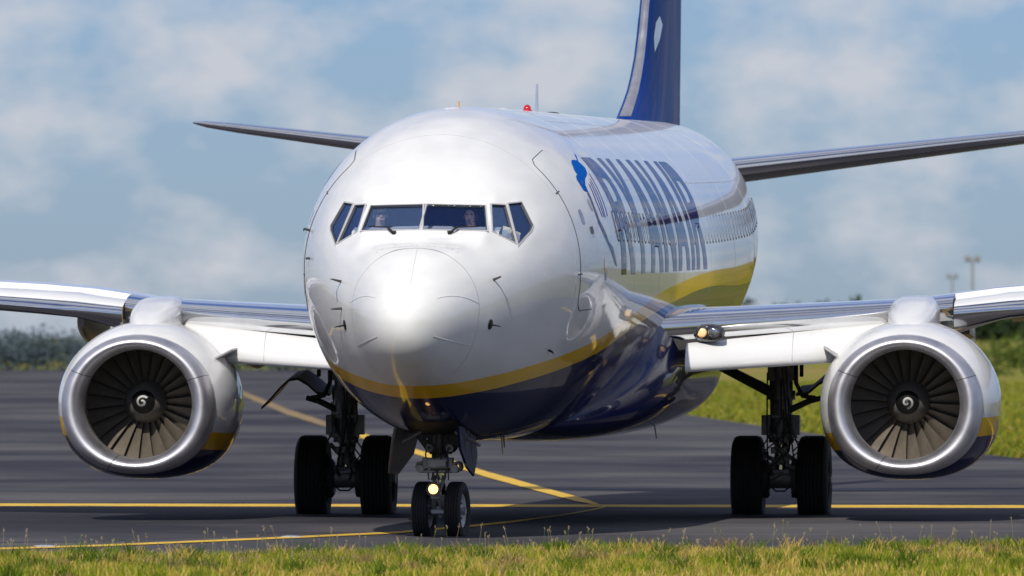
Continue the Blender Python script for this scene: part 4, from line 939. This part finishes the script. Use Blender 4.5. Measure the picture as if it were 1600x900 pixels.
for sg in (1, -1):
    SLE = lambda u: 33.7 + (u - .4) * .60; STE = lambda u: 38.0 + (u - .4) * .155; SZ = lambda u: 4.60 + u * .125
    su = [.3, 1.0, 2, 3.5, 5, 6.5, 7.0, 7.18]; ends_ = lambda u: 1 if u < 7 else (.8 if u < 7.1 else .35)
    q = MB(); q.loft([[(sg * u, SLE(u) + x * (STE(u) - SLE(u)), SZ(u) + .092 * (STE(u) - SLE(u)) * y * ends_(u)) for x, y in TF] for u in su], True, True, True); st_ = q.build('stabilizer', simple('stabilizer_grey', (0.22, 0.21, 0.20), .4, coat=.3) if 'stabilizer_grey' not in MAT else MAT['stabilizer_grey'], plane, smooth=40)
    q = MB(); q.loft([[(sg * u, SLE(u) - .008 + x * (STE(u) - SLE(u)), SZ(u) + .0925 * (STE(u) - SLE(u)) * y * ends_(u)) for x, y in [TF[4], TF[3], TF[2], TF[1], TF[0], TF[-1], TF[-2]]] for u in su], False); q.build('leading_edge', MAT['polished_metal'], st_, smooth=60)

# ---- wheels
def wheel(name, c, rad, wid, squash, rot, rim_r, grooves, label=None):
    wh = empty(name, c, rot, plane)
    prof = []; hw = wid / 2
    base = [(-hw * .62, rim_r * 1.0), (-hw * .86, rim_r * 1.12), (-hw * .985, rim_r + (rad - rim_r) * .45), (-hw * .96, rim_r + (rad - rim_r) * .70), (-hw * .84, rim_r + (rad - rim_r) * .90), (-hw * .70, rad * .988)]
    tread = []; xs = np.linspace(-hw * .60, hw * .60, grooves + 1)
    for i in range(grooves):
        a, b = xs[i] + .004, xs[i + 1] - .004; tread += [(a, rad - .012), (a + .002, rad), (b - .002, rad), (b, rad - .012)]
    prof = base + tread + [(-a, r) for a, r in base[::-1]]
    q = MB(); q.lathe(prof, 'x', 64)
    lim = -c[2] + .008
    V2 = []
    for x, y, z in q.v:
        if z < lim + .05:
            f = min(1, (lim + .05 - z) / .1); x *= 1 + .07 * f
        V2.append((x, y, max(z, lim)))
    q.v = V2; q.build('tyre', MAT['rubber'], wh, smooth=30)
    q = MB()
    for s in (-1, 1): q.lathe([(s * hw * .62, rim_r * 1.02), (s * hw * .66, rim_r * .96), (s * hw * .60, rim_r * .90), (s * hw * .34, rim_r * .80), (s * hw * .26, rim_r * .5), (s * hw * .46, rim_r * .40), (s * hw * .50, rim_r * .22), (s * hw * .56, rim_r * .18), (s * hw * .56, .0001)], 'x', 36)
    q.lathe([(-hw * .62, rim_r * .97), (hw * .62, rim_r * .97)], 'x', 36); q.build('rim', MAT['gear_white'], wh)
    q = MB()
    for s in (-1, 1):
        for k in range(8):
            a = 2 * math.pi * k / 8; q.tube([(s * hw * .30, rim_r * .62 * math.cos(a), rim_r * .62 * math.sin(a)), (s * hw * .40, rim_r * .62 * math.cos(a), rim_r * .62 * math.sin(a))], rim_r * .075, 7)
    q.build('wheel_bolts', MAT['gear_dark'], wh); return wh
for sg in (1, -1):
    for du in (-.432, .432): wheel('main_wheel', (sg * 2.86 + du, 19.6, .467), .565, .42, 0, 0, .285, 5)
STEER = -R(6.5)
NG = Vector((0, 3.95, 0)); rotN = Matrix.Rotation(STEER, 3, 'Z')
for du in (-.195, .195):
    p_ = NG + rotN @ Vector((du, 0, .297)); wheel('nose_wheel', tuple(p_), .343, .20, 0, STEER, .195, 4)
# ---- main gear legs
rg = random.Random(3)
for sg in (1, -1):
    gx, gy = sg * 2.86, 19.6
    q = MB(); q.tube([(gx, gy, 2.35), (gx, gy, 1.55), (gx, gy, .98)], [.165, .150, .140], 20); q.tube([(gx, gy, 1.02), (gx, gy, .94)], .165, 20); q.tube([(gx, gy, 1.62), (gx, gy, 1.50)], .185, 20); q.box((gx, gy + .05, 2.1), (.34, .36, .7)); leg = q.build('main_gear_leg', MAT['gear_metal'], plane)
    q = MB(); q.tube([(gx, gy, .96), (gx, gy, .5)], .088, 18); q.build('piston', MAT['chrome'], leg)
    q = MB(); q.tube([(gx - .66, gy, .467), (gx + .66, gy, .467)], .07, 14); q.lathe([(-.16, .10), (-.14, .14), (.14, .14), (.16, .10)], 'x', 18, (gx, gy, .48)); q.build('axle', MAT['gear_metal'], leg)
    for s in (-1, 1):
        q = MB(); q.lathe([(0, .10), (0, .245), (.06, .255), (.09, .22), (.10, .1)], 'x', 28, (gx + s * .19 - .05, gy, .467)); q.build('brake_unit', MAT['gear_dark'], leg)
        q = MB(); q.box((gx + s * .185, gy - .06, 1.17), (.13, .2, .26)); q.build('junction_box', MAT['gear_metal'], leg, bevel=.012)
    q = MB()
    for s in (-1, 1):
        q.tube([(gx + s * .10, gy + .10, .98), (gx + s * .03, gy + .42, .74)], [.035, .028], 8); q.tube([(gx + s * .10, gy + .10, .50), (gx + s * .03, gy + .42, .74)], [.035, .028], 8)
    q.tube([(gx - .07, gy + .42, .74), (gx + .07, gy + .42, .74)], .035, 8); q.build('torque_link', MAT['gear_metal'], leg)
    q = MB(); q.prism([(sg * 1.78, gy - .05, 2.02), (sg * 1.95, gy - .05, 2.06), (gx - sg * .10, gy - .05, 1.66), (gx - sg * .10, gy - .05, 1.50)], (0, .13, 0)); q.build('side_strut', MAT['gear_dark'], leg, smooth=0, bevel=.015)
    q = MB(); q.tube([(gx + sg * .10, gy - .05, 1.36), (gx + sg * .36, gy - .02, 1.48), (gx + sg * .52, gy, 1.52)], [.045, .04, .035], 8); q.tube([(gx + sg * .2, gy - .1, 2.25), (gx + sg * .2, gy - .1, 1.72), (gx + sg * .28, gy - .08, 1.55), (gx + sg * .45, gy - .05, 1.52)], [.03, .03, .03, .035], 8); q.build('actuator', MAT['gear_dark'], leg)
    # curved leg door hanging outboard
    prof = [(gx + sg * a, b) for a, b in ((.20, 1.58), (.36, 1.60), (.50, 1.72), (.62, 1.79), (.74, 1.77), (.86, 1.66), (.98, 1.52), (1.10, 1.40))]
    q = MB(); q.loft([[(x, gy - .16, z) for x, z in prof] + [(x + sg * .0, gy - .16, z - .035) for x, z in prof[::-1]], [(x, gy + .95, z + .1) for x, z in prof] + [(x, gy + .95, z + .065) for x, z in prof[::-1]]], True, True, True); q.build('gear_door', MAT['black'], leg, smooth=30)
    hoses = MB()
    for k in range(11):
        x0 = rg.uniform(-.17, .17); z0 = rg.uniform(1.1, 2.0); z1 = rg.uniform(.42, .9); x1 = rg.uniform(-.3, .3); y0 = -rg.uniform(.14, .22)
        hoses.tube([(gx + x0, gy + y0, z0), (gx + x0 + rg.uniform(-.05, .05), gy + y0 - .03, (z0 + z1) / 2), (gx + x1, gy + y0 - .05, z1 + .1), (gx + x1 * .6, gy + y0 + .05, z1)], .011, 6)
    hoses.tube([(gx - .16, gy - .16, .40), (gx - .06, gy - .2, .31), (gx + .06, gy - .2, .31), (gx + .16, gy - .16, .40)], .012, 6)
    hoses.build('hydraulic_hoses', MAT['gear_dark'], leg)
    q = MB()
    for z, w_, h_ in ((1.28, .36, .05), (1.03, .40, .06), (.84, .22, .09), (.70, .20, .10), (.56, .24, .06)): q.box((gx + rg.uniform(-.02, .02), gy - .12, z), (w_, .1, h_))
    for k in range(6): q.tube([(gx + rg.uniform(-.2, .2), gy - .2, rg.uniform(.45, .95)), (gx + rg.uniform(-.2, .2), gy - .1, rg.uniform(.45, .95))], .03, 8)
    q.build('clamps', MAT['gear_metal'], leg, bevel=.008)
    q = MB(); q.box((gx + sg * .30, gy - .5, 1.93), (.05, .06, .26)); q.build('drain_tube', MAT['black'], leg, bevel=.01)
# ---- nose gear
gx, gy = 0.0, 3.95
T = lambda x, y, z: tuple(NG + rotN @ Vector((x, y, z)))
q = MB(); q.tube([(0, gy, 1.45), (0, gy, .80)], [.10, .085], 18); q.tube([T(0, 0, .82), T(0, 0, .74)], .12, 18); nleg = q.build('nose_gear_leg', MAT['gear_metal'], plane)
q = MB(); q.tube([T(0, 0, .76), T(0, 0, .30)], .058, 16); q.build('piston', MAT['chrome'], nleg)
q = MB(); q.tube([T(-.30, 0, .297), T(.30, 0, .297)], .045, 12); q.tube([T(0, 0, .36), T(0, 0, .22)], .075, 14); q.build('axle', MAT['gear_metal'], nleg)
q = MB()
for z0, z1 in ((.70, .46), (.24, .46)):
    for s in (-1, 1): q.tube([T(s * .06, -.06, z0), T(s * .025, -.28, z1)], [.024, .02], 8)
q.tube([T(-.05, -.28, .46), T(.05, -.28, .46)], .026, 8); q.build('torque_link', MAT['gear_metal'], nleg)
q = MB(); q.box(T(0, -.14, .855), (.36, .12, .13)); q.box(T(0, -.10, .76), (.46, .16, .035)); q.build('steering_collar', MAT['gear_metal'], nleg, bevel=.012)
for s in (-1, 1):
    q = MB(); q.lathe([(-.14, .03), (-.13, .062), (.10, .062), (.12, .04), (.16, .025)], 'y', 16, T(s * .215, -.06, .815)); q.build('steering_cylinder', MAT['gear_metal'], nleg)
    q = MB(); q.tube([(s * .06, gy - .02, 1.42), (s * .24, gy - .1, 1.22), (s * .34, gy - .15, 1.22)], [.03, .03, .02], 8); q.tube([(s * .10, gy, .98), (s * .30, gy + .25, 1.3)], [.035, .03], 8); q.build('drag_brace', MAT['gear_dark'], nleg)
    q = MB(); q.lathe([(-.05, .02), (-.04, .045), (.03, .05), (.04, .0001)], 'y', 14, T(s * .12 + .02, -.14, 1.03)); q.build('valve', MAT['gear_white'] if s > 0 else MAT['gear_metal'], nleg)
q = MB(); q.prism([(-.42, gy - .02, 1.34), (.42, gy - .02, 1.34), (.16, gy - .02, .98), (-.16, gy - .02, .98)], (0, .10, 0)); q.tube([(0, gy - .16, 1.42), (0, gy - .10, .95)], .05, 10); q.build('trunnion', MAT['gear_dark'], nleg, smooth=0, bevel=.02)
q = MB(); q.box(T(0, -.10, .38), (.17, .05, .22)); q.box(T(0, -.14, .29), (.17, .06, .05)); q.build('tow_fitting', MAT['gear_white'], nleg, bevel=.01)
q = MB(); q.box(T(0, -.128, .39), (.05, .012, .07)); q.build('tow_socket', MAT['black'], nleg, smooth=0)
q = MB(); q.box(T(0, -.215, .855), (.22, .03, .085)); q.build('cover_plate', MAT['gear_white'], nleg, bevel=.008)
q = MB(); q.lathe([(0, .018), (.10, .018), (.105, .010), (.16, .010)], 'z', 10, T(-.13, -.14, .98)); q.build('charging_valve', MAT['chrome'], nleg)
for s in (-1, 1):
    q = MB(); q.lathe([(-.03, .0001), (-.03, .045), (.03, .05), (.05, .03)], 'y', 14, T(s * .205, -.19, .79)); q.build('link_pin', MAT['gear_white'], nleg)
hoses = MB()
for k in range(9):
    x0 = rg.uniform(-.13, .13); z0 = rg.uniform(.95, 1.3); x1 = rg.uniform(-.16, .16); hoses.tube([T(x0, -.12, z0), T((x0 + x1) / 2 + rg.uniform(-.05, .05), -.2, (z0 + .7) / 2), T(x1, -.16, .66)], .009, 6)
hoses.build('hydraulic_hoses', MAT['gear_dark'], nleg)
q = MB(); c_ = T(-.015, -.33, .555); q.lathe([(.10, .03), (.06, .07), (0, .084), (-.02, .084), (-.015, .056)], 'y', 24, c_); tl_ = q.build('taxi_light', MAT['gear_dark'], nleg)
q = MB(); q.lathe([(-.012, .056), (-.026, .04), (-.032, .0001)], 'y', 24, T(-.015, -.33, .555)); q.build('taxi_lamp', MAT['lamp_on'], nleg)
# nose gear doors, hanging open either side
for s in (-1, 1):
    P = [(s * .44, gy - 1.05, 1.28), (s * .50, gy - .9, .98), (s * .56, gy - .55, .74), (s * .54, gy + .2, .72), (s * .42, gy + .75, .95), (s * .36, gy + .75, 1.2)]
    q = MB(); P = P if s < 0 else [(.32, gy - 1.05, 1.30), (.335, gy - .95, 1.02), (.37, gy - .5, .80), (.38, gy + .15, .70), (.36, gy + .75, .93), (.32, gy + .75, 1.25)]; q.prism(P, (-s * .03, 0, .0)); dr = q.build('nose_gear_door', [MAT['door_navy'] if s > 0 else MAT['door_inner']], plane, smooth=20, bevel=.008)
    q = MB(); q.tube([(s * .20, gy - .3, 1.22), (s * .50, gy - .4, 1.06)], .02, 8); q.build('door_rod', MAT['gear_metal'], dr)
    for yy_, xa, xb in ((-.6, .49, .535), (.1, .46, .515)) if s < 0 else ((-.6, .335, .35), (.1, .335, .36)):
        q = MB(); q.tube([(s * xa, gy + yy_, 1.20), (s * xb, gy + yy_, .82)], .014, 6); q.build('door_rib', MAT['gear_dark'], dr)
# belly drain mast and blade antennas
for u, v, z0, h_, lean, m_ in ((1.30, 18.0, 1.34, .34, .05, 'gear_dark'), (.30, 8.2, 1.09, .18, 0, 'primer'), (.42, 7.2, 1.10, .10, 0, 'black'), (-.1, 7.0, 1.08, .07, 0, 'black')):
    q = MB(); q.loft([[(u + lean * f + x * (1 - .4 * f), v + .1 * f + y * (1 - .4 * f), z0 + .05 - (h_ + .05) * f) for x, y in ((0, -.08), (.012, 0), (0, .08), (-.012, 0))] for f in (0, .5, 1)], True, True, True); q.build('blade_antenna', MAT[m_], plane, smooth=20)

# ================================================================== the two pilots
def to_world(p): return plane.matrix_basis @ Vector(p)
def pilot(u, v, zeye, turn, glasses, label):
    root = empty('person', to_world((u, v, 2.77)), -math.asin(YAW) + turn)
    o = zeye - 2.77                                              # everything below is relative to the seat floor
    J = {'pel': (0, .12, .26), 'bel': (0, .13, .42), 'che': (0, .12, o - .40), 'nk0': (0, .07, o - .20), 'nk1': (0, .035, o - .12), 'jaw': (0, .0, o - .065), 'mid': (0, .005, o), 'top': (0, .02, o + .075),
         'ls': (-.17, .12, o - .28), 'le': (-.27, -.02, o - .50), 'lw': (-.16, -.26, o - .46), 'lh': (-.12, -.35, o - .44), 'rs': (.17, .12, o - .28), 're': (.27, -.02, o - .50), 'rw': (.16, -.26, o - .46), 'rh': (.12, -.35, o - .44),
         'lk': (-.13, -.32, .30), 'la': (-.12, -.42, .06), 'lf': (-.12, -.56, .03), 'rk': (.13, -.32, .30), 'ra': (.12, -.42, .06), 'rf': (.12, -.56, .03), 'lp': (-.10, .08, .25), 'rp': (.10, .08, .25), 'nose': (0, -.098, o - .02)}
    RR = {'pel': (.15, .13), 'bel': (.15, .11), 'che': (.16, .11), 'nk0': (.08, .075), 'nk1': (.056, .06), 'jaw': (.060, .075), 'mid': (.074, .092), 'top': (.060, .075), 'ls': (.07, .07), 'le': (.047, .047), 'lw': (.032, .032), 'lh': (.036, .022), 'lp': (.09, .09), 'lk': (.065, .065), 'la': (.042, .042), 'lf': (.04, .03), 'nose': (.012, .014)}
    names = list(J); E = [('pel', 'bel'), ('bel', 'che'), ('che', 'nk0'), ('nk0', 'nk1'), ('nk1', 'jaw'), ('jaw', 'mid'), ('mid', 'top'), ('che', 'ls'), ('ls', 'le'), ('le', 'lw'), ('lw', 'lh'), ('che', 'rs'), ('rs', 're'), ('re', 'rw'), ('rw', 'rh'), ('pel', 'lp'), ('lp', 'lk'), ('lk', 'la'), ('la', 'lf'), ('pel', 'rp'), ('rp', 'rk'), ('rk', 'ra'), ('ra', 'rf'), ('mid', 'nose')]
    for s_, sx in (('l', -1), ('r', 1)):                          # five bent fingers on each hand, closed on the yoke
        hx, hy, hz = J[s_ + 'h']
        for k, (dx, ln) in enumerate(((-.026, .07), (-.009, .08), (.009, .076), (.025, .06))):
            a, b = '%sf%da' % (s_, k), '%sf%db' % (s_, k); J[a] = (hx + dx, hy - ln * .7, hz + .005); J[b] = (hx + dx, hy - ln * .85, hz - .03); RR[a] = (.009, .009); RR[b] = (.008, .008); names += [a, b]; E += [(s_ + 'h', a), (a, b)]
        a = s_ + 'th'; J[a] = (hx - sx * .045, hy - .02, hz + .004); RR[a] = (.010, .010); names.append(a); E.append((s_ + 'h', a))
    me_ = bpy.data.meshes.new('person'); me_.from_pydata([J[k] for k in names], [(names.index(a), names.index(b)) for a, b in E], [])
    ob = bpy.data.objects.new('tmp', me_); COL.objects.link(ob); ob.modifiers.new('skin', 'SKIN'); sk = me_.skin_vertices[0].data if me_.skin_vertices else None
    if sk is None:
        bm_ = bmesh.new(); bm_.from_mesh(me_); bm_.verts.layers.skin.verify(); bm_.to_mesh(me_); bm_.free(); sk = me_.skin_vertices[0].data
    for i, k in enumerate(names):
        kk = k if k in RR else ('l' + k[1:]); sk[i].radius = RR[kk]; sk[i].use_root = (k == 'pel')
    sb = ob.modifiers.new('sub', 'SUBSURF'); sb.levels = 2; sb.render_levels = 2
    dg = bpy.context.evaluated_depsgraph_get(); dg.update(); body = bpy.data.meshes.new_from_object(ob.evaluated_get(dg)); bpy.data.objects.remove(ob)
    body.materials.clear(); body.materials.append(MAT['skin']); body.materials.append(MAT['shirt']); body.materials.append(MAT['navy_paint'])
    for f in body.polygons:
        c = f.center; f.use_smooth = True
        f.material_index = 0 if (c.z > o - .16 or c.y < -.24 and c.z > o - .52 and c.z > .4) else (1 if c.z > .36 else 2)
    bo = bpy.data.objects.new('body', body); COL.objects.link(bo); bo.parent = root
    def part(q, nm, mm_): return q.build(nm, MAT[mm_], root)
    def ell(c, r3, seg=16, cut=None):
        q = MB(); rows = []
        for i in range(9):
            a = math.pi * i / 8 * (cut or 1) ; rows.append([(c[0] + r3[0] * math.sin(a) * math.cos(b), c[1] + r3[1] * math.sin(a) * math.sin(b), c[2] + r3[2] * math.cos(a)) for b in [2 * math.pi * k / seg for k in range(seg)]])
        q.loft(rows); return q
    part(ell((0, .035, o + .03), (.083, .095, .092), cut=.55), 'hair', 'hair_light' if glasses else 'hair_dark')
    for s in (-1, 1):
        part(ell((s * .076, .015, o - .015), (.012, .022, .034)), 'ear', 'skin')
        if not glasses: part(ell((s * .030, -.078, o + .008), (.012, .010, .008)), 'eye', 'black')
    q = MB(); q.box((0, -.080, o - .066), (.046, .014, .010)); part(q, 'mouth', 'hair_dark')
    if glasses:
        q = MB()
        for s in (-1, 1): q.box((s * .034, -.088, o + .008), (.056, .012, .036))
        q.box((0, -.09, o + .018), (.03, .01, .01))
        for s in (-1, 1): q.box((s * .074, -.03, o + .014), (.008, .11, .008))
        part(q, 'sunglasses', 'black')
    else:
        q = MB(); q.tube([(.085 * math.sin(a), .02, o + .02 + .10 * math.cos(a)) for a in np.linspace(-1.5, 1.5, 15)], .009, 6)
        for s in (-1, 1): q.lathe([(-.018, .02), (-.014, .036), (.014, .036), (.018, .02)], 'x', 14, (s * .092, .015, o - .012), cap0=True, cap1=True)
        q.tube([(.10, .0, o - .03), (.085, -.07, o - .075), (.035, -.10, o - .075)], .005, 6); part(q, 'headset', 'black')
    prop(root, label, 'person')
pilot(-.565, 2.66, 3.735, R(14), True, 'pilot in white shirt and sunglasses behind the left windshield pane')
pilot(.475, 2.66, 3.725, R(-4), False, 'dark-haired pilot with headset behind the right windshield pane')
